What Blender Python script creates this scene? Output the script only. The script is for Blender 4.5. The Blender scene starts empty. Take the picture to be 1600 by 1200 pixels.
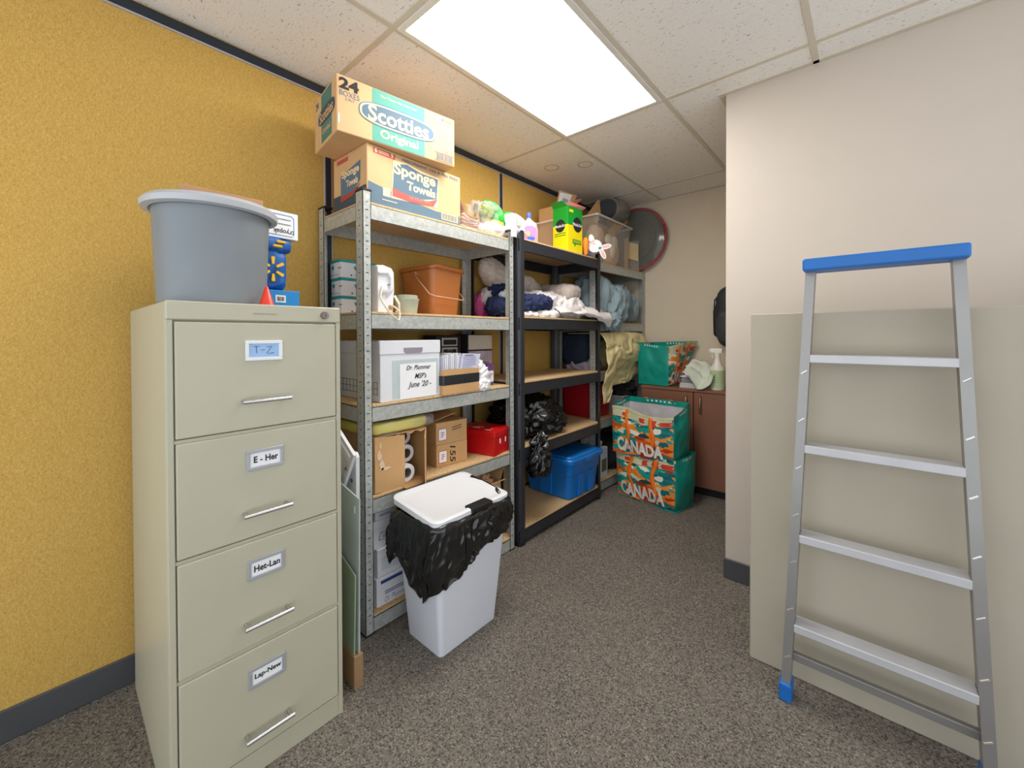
import bpy, bmesh, math, random
from mathutils import Vector, Matrix, noise
R = math.radians
PI = math.pi
scene = bpy.context.scene
COL = scene.collection

# ------------------------------------------------------------------ camera
def make_camera():
    yaw, pit, roll = R(41.2827), R(0.5989), R(-0.2133)
    fw = Vector((-math.sin(yaw)*math.cos(pit), math.cos(yaw)*math.cos(pit), -math.sin(pit)))
    r0 = Vector((math.cos(yaw), math.sin(yaw), 0)); u0 = r0.cross(fw)
    c, s = math.cos(roll), math.sin(roll)
    r = c*r0 + s*u0; u = -s*r0 + c*u0
    cam = bpy.data.cameras.new('camera'); o = bpy.data.objects.new('camera', cam); COL.objects.link(o)
    m = Matrix(((r.x, u.x, -fw.x, 0), (r.y, u.y, -fw.y, 0), (r.z, u.z, -fw.z, 1.236), (0, 0, 0, 1)))
    o.matrix_world = m
    cam.sensor_fit = 'HORIZONTAL'; cam.sensor_width = 36; cam.lens = 635.54*36/1600
    cam.shift_y = -(600-529.93)/1600; cam.clip_start = .02
    scene.camera = o
make_camera()
vs = scene.view_settings
vs.view_transform = 'Standard'; vs.look = 'None'; vs.gamma = 1; vs.use_curve_mapping = False
vs.exposure = 0.42
# ------------------------------------------------------------------ world + large lights
w = bpy.data.worlds.new('world'); scene.world = w; w.use_nodes = True
bg = w.node_tree.nodes['Background']; bg.inputs[0].default_value = (.90, .95, 1, 1); bg.inputs[1].default_value = 1.25
LENS_STRENGTH = 11.0

# ------------------------------------------------------------------ materials
def lin(h):
    if isinstance(h, str):
        h = h.lstrip('#'); v = [int(h[i:i+2], 16)/255 for i in (0, 2, 4)]
    else: v = [c/255 for c in h]
    return tuple(c/12.92 if c <= .04045 else ((c+.055)/1.055)**2.4 for c in v) + (1,)
class NT:
    def __init__(s, name):
        s.m = bpy.data.materials.new(name); s.m.use_nodes = True; s.t = s.m.node_tree
        s.b = s.t.nodes['Principled BSDF']
    def n(s, typ, **k):
        n = s.t.nodes.new(typ)
        for a, v in k.items():
            if a.startswith('i_'): n.inputs[a[2:].replace('_', ' ')].default_value = v
            else: setattr(n, a, v)
        return n
    def l(s, a, b): s.t.links.new(a, b)
    def coord(s, scale=(1, 1, 1)):
        tc = s.n('ShaderNodeTexCoord'); mp = s.n('ShaderNodeMapping'); mp.inputs['Scale'].default_value = scale
        s.l(tc.outputs['Object'], mp.inputs[0]); return mp.outputs[0]
    def ramp(s, fac, stops, interp='LINEAR'):
        r = s.n('ShaderNodeValToRGB'); r.color_ramp.interpolation = interp
        e = r.color_ramp.elements
        while len(e) < len(stops): e.new(.5)
        for i, (p, c) in enumerate(stops): e[i].position = p; e[i].color = c
        s.l(fac, r.inputs[0]); return r.outputs[0]
    def bump(s, h, strength, dist=.002):
        b = s.n('ShaderNodeBump'); b.inputs['Strength'].default_value = strength; b.inputs['Distance'].default_value = dist
        s.l(h, b.inputs['Height']); s.l(b.outputs[0], s.b.inputs['Normal'])
def sc(c, k): return tuple(min(1, x*k) for x in c[:3]) + (1,)
MC = {}
def M(name, col='#888888', rough=.5, metal=0, var=.06, scale=8, bump=0, bscale=60, alpha=1, stretch=(1, 1, 1), spec=.5, trans=0):
    if name in MC: return MC[name]
    t = NT(name); c = lin(col); co = t.coord(stretch)
    nz = t.n('ShaderNodeTexNoise'); nz.inputs['Scale'].default_value = scale; nz.inputs['Detail'].default_value = 4
    t.l(co, nz.inputs['Vector'])
    t.l(t.ramp(nz.outputs[0], [(.3, sc(c, 1-var)), (.7, sc(c, 1+var))]), t.b.inputs['Base Color'])
    t.b.inputs['Roughness'].default_value = rough; t.b.inputs['Metallic'].default_value = metal
    t.b.inputs['Specular IOR Level'].default_value = spec
    if alpha < 1: t.b.inputs['Alpha'].default_value = alpha
    if trans: t.b.inputs['Transmission Weight'].default_value = trans
    if bump:
        n2 = t.n('ShaderNodeTexNoise'); n2.inputs['Scale'].default_value = bscale; n2.inputs['Detail'].default_value = 3
        t.l(co, n2.inputs['Vector']); t.bump(n2.outputs[0], bump)
    MC[name] = t.m; return t.m

def carpet():
    t = NT('carpet'); co = t.coord()
    v = t.n('ShaderNodeTexVoronoi'); v.inputs['Scale'].default_value = 230; t.l(co, v.inputs['Vector'])
    sp = t.n('ShaderNodeSeparateColor'); t.l(v.outputs['Color'], sp.inputs[0])
    c = t.ramp(sp.outputs[0], [(0, lin('#484340')), (.3, lin('#6c655d')), (.55, lin('#80796e')), (.75, lin('#716a62')), (1, lin('#9a9184'))])
    nz = t.n('ShaderNodeTexNoise'); nz.inputs['Scale'].default_value = 2.5; t.l(co, nz.inputs['Vector'])
    mx = t.n('ShaderNodeMix', data_type='RGBA', blend_type='MULTIPLY'); mx.inputs[0].default_value = .5
    t.l(c, mx.inputs[6]); t.l(t.ramp(nz.outputs[0], [(.3, (.75, .75, .8, 1)), (.7, (1, 1, 1, 1))]), mx.inputs[7])
    t.l(mx.outputs[2], t.b.inputs['Base Color']); t.b.inputs['Roughness'].default_value = .95
    t.b.inputs['Specular IOR Level'].default_value = .1
    t.bump(v.outputs['Distance'], .35, .003); return t.m
def ceiling_tile():
    t = NT('ceiling_tile'); co = t.coord((.45, 1, 1))
    nz = t.n('ShaderNodeTexNoise'); nz.inputs['Scale'].default_value = 135; nz.inputs['Detail'].default_value = 2
    nz.inputs['Distortion'].default_value = .8; t.l(co, nz.inputs['Vector'])
    n2 = t.n('ShaderNodeTexVoronoi'); n2.inputs['Scale'].default_value = 160; t.l(t.coord(), n2.inputs['Vector'])
    a = t.ramp(nz.outputs[0], [(.30, (.5, .47, .44, 1)), (.35, (1, 1, 1, 1))])
    b = t.ramp(n2.outputs['Distance'], [(.10, (.80, .78, .76, 1)), (.22, (1, 1, 1, 1))])
    mx = t.n('ShaderNodeMix', data_type='RGBA', blend_type='MULTIPLY'); mx.inputs[0].default_value = 1
    t.l(a, mx.inputs[6]); t.l(b, mx.inputs[7])
    m2 = t.n('ShaderNodeMix', data_type='RGBA', blend_type='MULTIPLY'); m2.inputs[0].default_value = 1
    t.l(mx.outputs[2], m2.inputs[6]); m2.inputs[7].default_value = lin('#f4f0ea')
    t.l(m2.outputs[2], t.b.inputs['Base Color']); t.b.inputs['Roughness'].default_value = .95
    t.b.inputs['Specular IOR Level'].default_value = .1
    t.bump(nz.outputs[0], .4, .004); return t.m
def fabric_wall():
    t = NT('yellow_fabric'); co = t.coord((1, 1, 6))
    nz = t.n('ShaderNodeTexNoise'); nz.inputs['Scale'].default_value = 130; nz.inputs['Detail'].default_value = 4; t.l(co, nz.inputs['Vector'])
    co2 = t.coord((1, 8, 1)); n2 = t.n('ShaderNodeTexNoise'); n2.inputs['Scale'].default_value = 110; t.l(co2, n2.inputs['Vector'])
    md = t.n('ShaderNodeMath', operation='ADD'); t.l(nz.outputs[0], md.inputs[0]); t.l(n2.outputs[0], md.inputs[1])
    hf = t.n('ShaderNodeMath', operation='MULTIPLY'); t.l(md.outputs[0], hf.inputs[0]); hf.inputs[1].default_value = .5
    t.l(t.ramp(hf.outputs[0], [(.35, lin('#b08a42')), (.5, lin('#c8a155')), (.65, lin('#dab86c'))]), t.b.inputs['Base Color'])
    t.b.inputs['Roughness'].default_value = .9; t.b.inputs['Specular IOR Level'].default_value = .15
    t.bump(hf.outputs[0], .3, .002); return t.m
def galvanised():
    t = NT('galvanised_steel'); co = t.coord()
    v = t.n('ShaderNodeTexVoronoi'); v.inputs['Scale'].default_value = 75; t.l(co, v.inputs['Vector'])
    sp = t.n('ShaderNodeSeparateColor'); t.l(v.outputs['Color'], sp.inputs[0])
    t.l(t.ramp(sp.outputs[0], [(0, lin('#adb1ae')), (1, lin('#c3c6c1'))]), t.b.inputs['Base Color'])
    t.l(t.ramp(sp.outputs[1], [(0, (.34,)*3+(1,)), (1, (.52,)*3+(1,))]), t.b.inputs['Roughness'])
    t.b.inputs['Metallic'].default_value = .35; return t.m
def bag_print():
    t = NT('bag_print'); co = t.coord((10, 10, 24))
    v = t.n('ShaderNodeTexVoronoi'); v.inputs['Scale'].default_value = 1.0; v.inputs['Randomness'].default_value = 1
    nz = t.n('ShaderNodeTexNoise'); nz.inputs['Scale'].default_value = 2.2; t.l(co, nz.inputs['Vector'])
    mx = t.n('ShaderNodeMix', data_type='VECTOR'); mx.inputs[0].default_value = .35
    t.l(co, mx.inputs[4]); t.l(nz.outputs[1], mx.inputs[5]); t.l(mx.outputs[1], v.inputs['Vector'])
    sp = t.n('ShaderNodeSeparateColor'); t.l(v.outputs['Color'], sp.inputs[0])
    c = t.ramp(sp.outputs[0], [(0, lin('#157f7d')), (.24, lin('#e2621c')), (.42, lin('#1c9a8c')), (.58, lin('#c23c1e')), (.68, lin('#9dc08a')), (.78, lin('#f08a2c')), (.88, lin('#cfd2b8'))], 'CONSTANT')
    v2 = t.n('ShaderNodeTexVoronoi'); v2.inputs['Scale'].default_value = 2.4; t.l(mx.outputs[1], v2.inputs['Vector'])
    s2 = t.n('ShaderNodeSeparateColor'); t.l(v2.outputs['Color'], s2.inputs[0])
    c2 = t.ramp(s2.outputs[0], [(0, lin('#0f6c74')), (.3, lin('#f7933a')), (.5, lin('#b93a20')), (.62, lin('#ece4d2')), (.74, lin('#27a08f')), (.9, lin('#274f52'))], 'CONSTANT')
    k2 = t.ramp(s2.outputs[1], [(0, (0, 0, 0, 1)), (.58, (1, 1, 1, 1))], 'CONSTANT')
    m2 = t.n('ShaderNodeMix', data_type='RGBA'); t.l(k2, m2.inputs[0]); t.l(c, m2.inputs[6]); t.l(c2, m2.inputs[7])
    t.l(m2.outputs[2], t.b.inputs['Base Color']); t.b.inputs['Roughness'].default_value = .35; return t.m
def particle(name, c1, c2):
    t = NT(name); co = t.coord()
    v = t.n('ShaderNodeTexNoise'); v.inputs['Scale'].default_value = 140; v.inputs['Detail'].default_value = 3; t.l(co, v.inputs['Vector'])
    t.l(t.ramp(v.outputs[0], [(.35, lin(c1)), (.65, lin(c2))]), t.b.inputs['Base Color']); t.b.inputs['Roughness'].default_value = .7; return t.m
CARPET, TILE, YELLOW, GALV, PRINT = carpet(), ceiling_tile(), fabric_wall(), galvanised(), bag_print()
BOARD = particle('particle_board', '#bb9667', '#dcbc90')
CARD = M('cardboard', '#c79c6a', .8, var=.06, scale=6, bump=.05)
CARD_IN = M('cardboard_inside', '#b58a5a', .85, var=.06)
CARDL = M('kraft_carton', '#d6ae7e', .7, var=.04)
WHITE = M('white_plastic', '#e4e5e8', .35, var=.02)
PAPER = M('white_paper', '#eeeef0', .8, var=.03)
WBOX = M('white_carton', '#dcdde2', .7, var=.03)
BLACKM = M('black_metal', '#2a2b30', .38, var=.1)
BLACK = M('black_plastic', '#17181a', .45)
INK = M('black_ink', '#1d1c20', .7)
DKGREEN = M('teal_ink', '#5aa392', .7, var=.03)
NAVYINK = M('slate_blue_ink', '#5b7486', .7, var=.03)
TEAL = M('teal_woven', '#129485', .35, var=.12, scale=10)
ORANGE = M('orange_strap', '#f2761a', .5, var=.08)
CABINET = M('putty_enamel', '#b6b29c', .38, var=.015)
CHROME = M('brushed_chrome', '#c9c9c9', .25, 1)
CREAMC = M('kraft_light_ink', '#f3d9ae', .7, var=.02)
RED = M('red_enamel', '#c01014', .3, var=.05)
LINER = M('black_liner', '#0d0e10', .22, var=.2, spec=.8)
CLEAR = M('clear_plastic', '#d8d2c8', .2, var=.02, alpha=.17)

# ------------------------------------------------------------------ mesh builder
class MB:
    def __init__(s): s.bm = bmesh.new(); s.mi = 0
    def _set(s, fs):
        for f in fs: f.material_index = s.mi
    def box(s, a, b, bev=0, seg=1):
        (x0, y0, z0), (x1, y1, z1) = [tuple(map(min, a, b)), tuple(map(max, a, b))]
        g = bmesh.ops.create_cube(s.bm, size=1)['verts']
        for v in g:
            v.co = Vector(((x0+x1)/2+v.co.x*(x1-x0), (y0+y1)/2+v.co.y*(y1-y0), (z0+z1)/2+v.co.z*(z1-z0)))
        fs = set(f for v in g for f in v.link_faces); s._set(fs)
        if bev > 0:
            es = list(set(e for v in g for e in v.link_edges))
            r = bmesh.ops.bevel(s.bm, geom=es, offset=bev, segments=seg, affect='EDGES', profile=.5)
            s._set(r['faces'])
        return s
    def quad(s, *p):
        f = s.bm.faces.new([s.bm.verts.new(Vector(q)) for q in p]); f.material_index = s.mi; return s
    def slab(s, p, th):
        # polygon p (3D points) given thickness th along its normal
        p = [Vector(q) for q in p]; n = (p[1]-p[0]).cross(p[-1]-p[0]).normalized()*th
        a = [s.bm.verts.new(q) for q in p]; b = [s.bm.verts.new(q+n) for q in p]
        fs = [s.bm.faces.new(a[::-1]), s.bm.faces.new(b)]
        for i in range(len(p)):
            j = (i+1) % len(p); fs.append(s.bm.faces.new((a[i], a[j], b[j], b[i])))
        s._set(fs); return s
    def loft(s, loops, closed=True, cap0=False, cap1=False):
        vs_ = [[s.bm.verts.new(Vector(p)) for p in l] for l in loops]; n = len(vs_[0]); fs = []
        for i in range(len(vs_)-1):
            for j in range(n if closed else n-1):
                k = (j+1) % n
                fs.append(s.bm.faces.new((vs_[i][j], vs_[i][k], vs_[i+1][k], vs_[i+1][j])))
        if cap0: fs.append(s.bm.faces.new(vs_[0][::-1]))
        if cap1: fs.append(s.bm.faces.new(vs_[-1]))
        s._set(fs); return s
    def tube(s, pts, r, seg=8, closed=False, flat=1.0):
        pts = [Vector(p) for p in pts]; n = len(pts); loops = []; up = Vector((0, 0, 1)); last = None
        for i, p in enumerate(pts):
            d = (pts[(i+1) % n]-pts[i-1]) if closed else (pts[min(i+1, n-1)]-pts[max(i-1, 0)])
            d.normalize()
            a = last if last is not None else (up if abs(d.z) < .9 else Vector((1, 0, 0)))
            x = (a - d*a.dot(d)); 
            if x.length < 1e-4: x = Vector((1, 0, 0)) - d*d.x
            x.normalize(); last = x; y = d.cross(x)
            rr = r[i] if isinstance(r, (list, tuple)) else r
            loops.append([p + x*math.cos(t)*rr*flat + y*math.sin(t)*rr for t in [2*PI*k/seg for k in range(seg)]])
        if closed: loops.append(loops[0])
        return s.loft(loops, True, not closed, not closed)
    def lathe(s, prof, c=(0, 0, 0), seg=32, axis='Z', sx=1, sy=1):
        loops = []
        for r, z in prof:
            l = []
            for k in range(seg):
                t = 2*PI*k/seg; x, y = r*math.cos(t)*sx, r*math.sin(t)*sy
                p = {'Z': (x, y, z), 'Y': (x, z, y), 'X': (z, x, y)}[axis]
                l.append(Vector(c)+Vector(p))
            loops.append(l)
        ring = prof[0] == prof[-1]
        return s.loft(loops, True, not ring and prof[0][0] > 1e-5, not ring and prof[-1][0] > 1e-5)
    def grid(s, fn, nu, nv):
        g = [[s.bm.verts.new(Vector(fn(i/nu, j/nv))) for j in range(nv+1)] for i in range(nu+1)]
        fs = [s.bm.faces.new((g[i][j], g[i+1][j], g[i+1][j+1], g[i][j+1])) for i in range(nu) for j in range(nv)]
        s._set(fs); return s
    def build(s, name, mat, parent=None, smooth=False, solid=0, sub=0, loc=None):
        bmesh.ops.remove_doubles(s.bm, verts=s.bm.verts, dist=1e-6)
        bmesh.ops.recalc_face_normals(s.bm, faces=s.bm.faces)
        me = bpy.data.meshes.new(name); s.bm.to_mesh(me); s.bm.free()
        for m in (mat if isinstance(mat, (list, tuple)) else [mat]): me.materials.append(m)
        if smooth:
            for p in me.polygons: p.use_smooth = True
            if smooth != 'all': me.set_sharp_from_angle(angle=R(38))
        o = bpy.data.objects.new(name, me); COL.objects.link(o)
        if parent is not None: o.parent = parent
        if loc: o.location = loc
        if solid:
            m = o.modifiers.new('solid', 'SOLIDIFY'); m.thickness = solid; m.offset = 0
        if sub:
            m = o.modifiers.new('sub', 'SUBSURF'); m.levels = sub; m.render_levels = sub
        return o
def tag(o, label, cat, group=None, kind=None):
    o['label'] = label; o['category'] = cat
    if group: o['group'] = group
    if kind: o['kind'] = kind
    return o
def thing(name, label, cat, loc=(0, 0, 0), rz=0, group=None):
    o = bpy.data.objects.new(name, None); COL.objects.link(o); o.empty_display_size = .05
    o.location = loc; o.rotation_euler = (0, 0, rz)
    return tag(o, label, cat, group)
def struct(o): o['kind'] = 'structure'; return o
def kids(o): return [c for c in bpy.data.objects if c.parent == o]
def dup(o, loc, rz, label, parent=None):
    c = o.copy(); COL.objects.link(c)
    if parent is None:
        c.location = loc; c.rotation_euler = (0, 0, rz); c['label'] = label
    else: c.parent = parent
    for k in kids(o): dup(k, None, None, None, c)
    return c
def rrect(cx, cy, hx, hy, r, z, n=6):
    out = []
    for sx, sy, a0 in ((1, 1, 0), (-1, 1, 90), (-1, -1, 180), (1, -1, 270)):
        for k in range(n+1):
            a = R(a0+90*k/n); out.append((cx+sx*(hx-r)+r*math.cos(a), cy+sy*(hy-r)+r*math.sin(a), z))
    return out
PX, PY_, NY, UP = Vector((1, 0, 0)), Vector((0, 1, 0)), Vector((0, -1, 0)), Vector((0, 0, 1))
def text(parent, body, c, right, up, wd, ht, mat, name='lettering', bold=.0, shear=0, lift=.0012, thick=.0006, label=None):
    cu = bpy.data.curves.new('t', 'FONT'); cu.body = body; cu.align_x = 'CENTER'; cu.align_y = 'CENTER'
    cu.offset = bold; cu.shear = shear; cu.extrude = .0; cu.resolution_u = 3
    o = bpy.data.objects.new('t', cu); COL.objects.link(o)
    dg = bpy.context.evaluated_depsgraph_get(); me = bpy.data.meshes.new_from_object(o.evaluated_get(dg))
    bpy.data.objects.remove(o); bpy.data.curves.remove(cu)
    xs = [v.co.x for v in me.vertices]; ys = [v.co.y for v in me.vertices]
    x0, x1, y0, y1 = min(xs), max(xs), min(ys), max(ys)
    right = Vector(right).normalized(); up = Vector(up); up = (up-right*up.dot(right)).normalized(); n = right.cross(up)
    for v in me.vertices:
        a = ((v.co.x-x0)/(x1-x0)-.5)*wd; b = ((v.co.y-y0)/max(1e-6, y1-y0)-.5)*ht
        v.co = Vector(c)+right*a+up*b+n*lift
    me.name = name; me.materials.clear(); me.materials.append(mat)
    ob = bpy.data.objects.new(name, me); COL.objects.link(ob); ob.parent = parent
    if label: ob['label'] = label
    return ob
def panel(parent, c, right, up, wd, ht, mat, name='printed_panel', lift=.0006, poly=None, th=.0004):
    right = Vector(right).normalized(); up = Vector(up).normalized(); n = right.cross(up); c = Vector(c)+n*lift
    poly = poly or [(-.5, -.5), (.5, -.5), (.5, .5), (-.5, .5)]
    return MB().slab([c+right*x*wd+up*y*ht for x, y in poly], th).build(name, mat, parent)
def oval(n=32, e=2.0):
    return [(.5*math.copysign(abs(math.cos(t))**(2/e), math.cos(t)), .5*math.copysign(abs(math.sin(t))**(2/e), math.sin(t))) for t in [2*PI*k/n for k in range(n)]]
def bars(parent, c, right, up, wd, ht, mat, n=14, name='barcode', seed=1, lift=.0014):
    rnd = random.Random(seed); right = Vector(right).normalized(); up = Vector(up).normalized(); nn = right.cross(up); c = Vector(c)+nn*lift
    m = MB()
    for k in range(n):
        x = (k+.5)/n-.5; b = wd/n*rnd.uniform(.25, .7)
        m.slab([c+right*(x*wd-b/2)-up*ht/2, c+right*(x*wd+b/2)-up*ht/2, c+right*(x*wd+b/2)+up*ht/2, c+right*(x*wd-b/2)+up*ht/2], .0003)
    return m.build(name, mat, parent)
def lines(parent, c, right, up, wd, ht, mat, n=5, name='small_print', seed=2, lift=.0014):
    rnd = random.Random(seed); right = Vector(right).normalized(); up = Vector(up).normalized(); nn = right.cross(up); c = Vector(c)+nn*lift
    m = MB(); h = ht/n*.4
    for k in range(n):
        y = (.5-(k+.5)/n)*ht; L = wd*rnd.uniform(.6, 1)
        m.slab([c-right*wd/2+up*(y-h/2), c+right*(L-wd/2)+up*(y-h/2), c+right*(L-wd/2)+up*(y+h/2), c-right*wd/2+up*(y+h/2)], .0003)
    return m.build(name, mat, parent)
def carton(e, sx, sy, sz, mat=CARD, name='carton_body', bev=.004, tape=None, seam=True):
    """closed carton centred on x,y, standing on z=0"""
    b = MB().box((-sx/2, -sy/2, 0), (sx/2, sy/2, sz), bev, 2).build(name, mat, e)
    if seam:
        m = MB()
        m.box((-sx/2+.004, -.0012, sz-.0004), (sx/2-.004, .0012, sz+.0006)); m.build('flap_seam', CARD_IN, e)
    if tape:
        MB().box((-sx/2-.0006, -.025, sz*.8), (sx/2+.0006, .025, sz+.0008)).build('packing_tape', tape, e)
    return b

# lumpy cloth / bag masses
def lump(m, c, r, seed, amp=.03, f=6, e=2.6, zmin=None, nu=84, nv=46, ridge=1.0, ani=(1, 1, 1), tilt=0):
    c = Vector(c); off = Vector((seed*7.13, seed*3.7, seed*1.9)); ct, st = math.cos(tilt), math.sin(tilt)
    def pw(a): return math.copysign(abs(a)**(2/e), a)
    loops = []
    for j in range(nv+1):
        ph = -PI/2+PI*j/nv; l = []
        for i in range(nu):
            th = 2*PI*i/nu
            d = Vector((pw(math.cos(ph))*pw(math.cos(th)), pw(math.cos(ph))*pw(math.sin(th)), pw(math.sin(ph))))
            p = Vector((d.x*r[0], d.y*r[1], d.z*r[2]))
            q = Vector((p.x*ani[0], p.y*ani[1], p.z*ani[2]))*f+off
            q2 = q + Vector((noise.noise(q*.7), noise.noise(q*.7+Vector((5, 1, 2))), noise.noise(q*.7+Vector((2, 8, 3)))))*1.2
            h = (noise.noise(q*.6)*.9 + ridge*(.35-abs(noise.noise(q2*1.6)))*1.1 + ridge*(.3-abs(noise.noise(q2*2.7+off)))*.8 + ridge*(.25-abs(noise.noise(q2*5.5+off)))*.4)
            nrm = Vector((d.x/r[0], d.y/r[1], d.z/r[2])).normalized()
            p = p + nrm*h*amp
            p = Vector((p.x, p.y*ct-p.z*st, p.y*st+p.z*ct)) + c
            if zmin is not None and p.z < zmin: p.z = zmin + .002*((i*7+j) % 3)*0
            l.append(p)
        loops.append(l)
    m.loft(loops, True)
    return m
def cloth(name, label, cat, mat, parts, group=None, zb=None):
    """one cloth item: list of lumps merged into one mesh; origin put at its base"""
    m = MB(); 
    base = Vector(parts[0]['c']); base.z = zb if zb is not None else base.z
    for p in parts:
        q = dict(p); q['c'] = Vector(q['c'])-base
        if q.get('zmin') is not None: q['zmin'] -= base.z
        lump(m, **q)
    o = m.build(name, mat, None, smooth='all'); o.location = base
    return tag(o, label, cat, group)

# ================================================================== SETTING
XW, YF, ZC = -1.978, 3.61, 2.438
XR, YB = 1.6, -.9
struct(MB().box((XW-.1, YB, -.06), (XR, YF+.1, 0)).build('floor', CARPET))
struct(MB().box((XW-.1, YB, 0), (XW, YF+.1, ZC)).build('wall_left', YELLOW))
WALLP = M('far_wall_paint', '#d9cbb4', .85, var=.015, bump=.05, bscale=200)
COLP = M('white_wall_paint', '#c9beb2', .85, var=.01, bump=.05, bscale=200)
PARTP = M('partition_paint', '#b0a897', .8, var=.015)
struct(MB().box((XW-.1, YF, 0), (XR, YF+.1, ZC)).build('wall_far', WALLP))
struct(MB().box((-.544, 2.257, 0), (XR, YF, ZC)).build('wall_front_right', COLP))
struct(MB().box((-.339, 1.757, 0), (XR, 1.90, 1.312), .004).build('wall_partition', PARTP))
struct(MB().box((XW-.1, YB, ZC), (XR, YF+.1, ZC+.06)).build('ceiling', TILE))
DARKT = M('dark_blue_trim', '#1f2832', .5, var=.05)
LITET = M('pale_aluminium_trim', '#b9b4b8', .4, .3)
BASE = M('grey_vinyl_base', '#4a4b4f', .5)
# panel trims on the yellow wall
n = [0]
def trim(a, b, mat, bev=.001):
    n[0] += 1; return struct(MB().box(a, b, bev).build('trim_%d' % n[0], mat))
trim((XW, YB, 2.392), (XW+.008, YF, 2.43), DARKT); trim((XW, YB, 2.384), (XW+.006, YF, 2.392), LITET)
for y in (-.325, .902, 2.134, 3.366):
    trim((XW, y-.013, .1), (XW+.008, y+.013, 2.384), DARKT)
    trim((XW, y-.020, .1), (XW+.006, y-.013, 2.384), LITET); trim((XW, y+.013, .1), (XW+.006, y+.020, 2.384), LITET)
def baseb(side, a, b): struct(MB().box(a, b, .003).build('baseboard_'+side, BASE))
baseb('left', (XW, YB, 0), (XW+.009, YF, .1)); baseb('far', (XW, YF-.008, 0), (-.544, YF, .1))
baseb('front_right', (-.552, 2.248, 0), (XR, 2.257, .102)); baseb('column_side', (-.552, 2.257, 0), (-.544, YF, .102))
# ceiling grid
TEE = M('ceiling_tee', '#d4cab8', .5, var=.02)
for x in (-1.40, -.79, -.18, .43, 1.04): trim((x-.012, YB, ZC-.004), (x+.012, YF, ZC+.001), TEE)
for y in (-.30, .898, 2.093, 3.272): trim((XW, y-.012, ZC-.0035), (XR, y+.012, ZC+.001), TEE)
trim((XW, YF-.02, ZC-.004), (-.55, YF, ZC+.001), TEE); trim((-.575, 2.232, ZC-.004), (XR, 2.257, ZC+.001), TEE)
trim((-.575, 2.257, ZC-.004), (-.544, YF, ZC+.001), TEE)
RING = M('ceiling_ring_stain', '#c3ad86', .9)
for x, y in ((-1.721, 2.40), (-1.513, 2.512)):
    n[0] += 1
    struct(MB().lathe([(.046, .001), (.046, -.0012), (.053, -.0012), (.053, .001), (.046, .001)], (x, y, ZC), 28).build('trim_%d' % n[0], RING))

def troffer(x0, x1, y0, y1, label):
    e = thing('ceiling_light', label, 'light', ((x0+x1)/2, (y0+y1)/2, ZC-.012), group=None)
    hx, hy = (x1-x0)/2, (y1-y0)/2
    m = MB(); f = .022
    m.box((-hx, -hy, 0), (hx, -hy+f, .012)); m.box((-hx, hy-f, 0), (hx, hy, .012))
    m.box((-hx, -hy+f, 0), (-hx+f, hy-f, .012)); m.box((hx-f, -hy+f, 0), (hx, hy-f, .012))
    m.build('frame', M('light_frame', '#e6e2da', .4), e)
    t = NT('glowing_diffuser'); t.b.inputs['Base Color'].default_value = (.9, .9, .9, 1)
    t.b.inputs['Emission Color'].default_value = (1, .965, .91, 1); t.b.inputs['Emission Strength'].default_value = LENS_STRENGTH
    MB().box((-hx+f, -hy+f, .003), (hx-f, hy-f, .010)).build('diffuser', t.m, e)
    return e
troffer(-1.388, -.802, .91, 2.081, 'glowing rectangular fluorescent ceiling light set in the tile grid')

# ================================================================== SHELVING
def angle_post(m, x, y, h, sx, sy, fx, fy, holes, bev=0):
    """L post: corner at (x,y); flange of length fy along y (sy sign) and fx along x (sx sign)"""
    t = .0025
    m.mi = 0
    m.box((x, y, 0), (x+sx*t, y+sy*fy, h)); m.box((x, y, 0), (x+sx*fx, y+sy*t, h))
    if holes:
        m.box((x+sx*.000, y+sy*fy, 0), (x+sx*.006, y+sy*(fy-t), h)); m.box((x+sx*fx, y, 0), (x+sx*(fx-t), y+sy*.006, h))
        m.mi = 1; k = 0; z = .05
        while z < h-.03:
            w_ = .012 if k % 2 else .005
            m.box((x-sx*.0006, y+sy*(fy/2-w_/2), z), (x-sx*.0001, y+sy*(fy/2+w_/2), z+.004))
            m.box((x+sx*(fx*.5-w_/2), y-sy*.0006, z), (x+sx*(fx*.5+w_/2), y-sy*.0001, z+.004))
            z += .032; k += 1
        m.mi = 0
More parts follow.
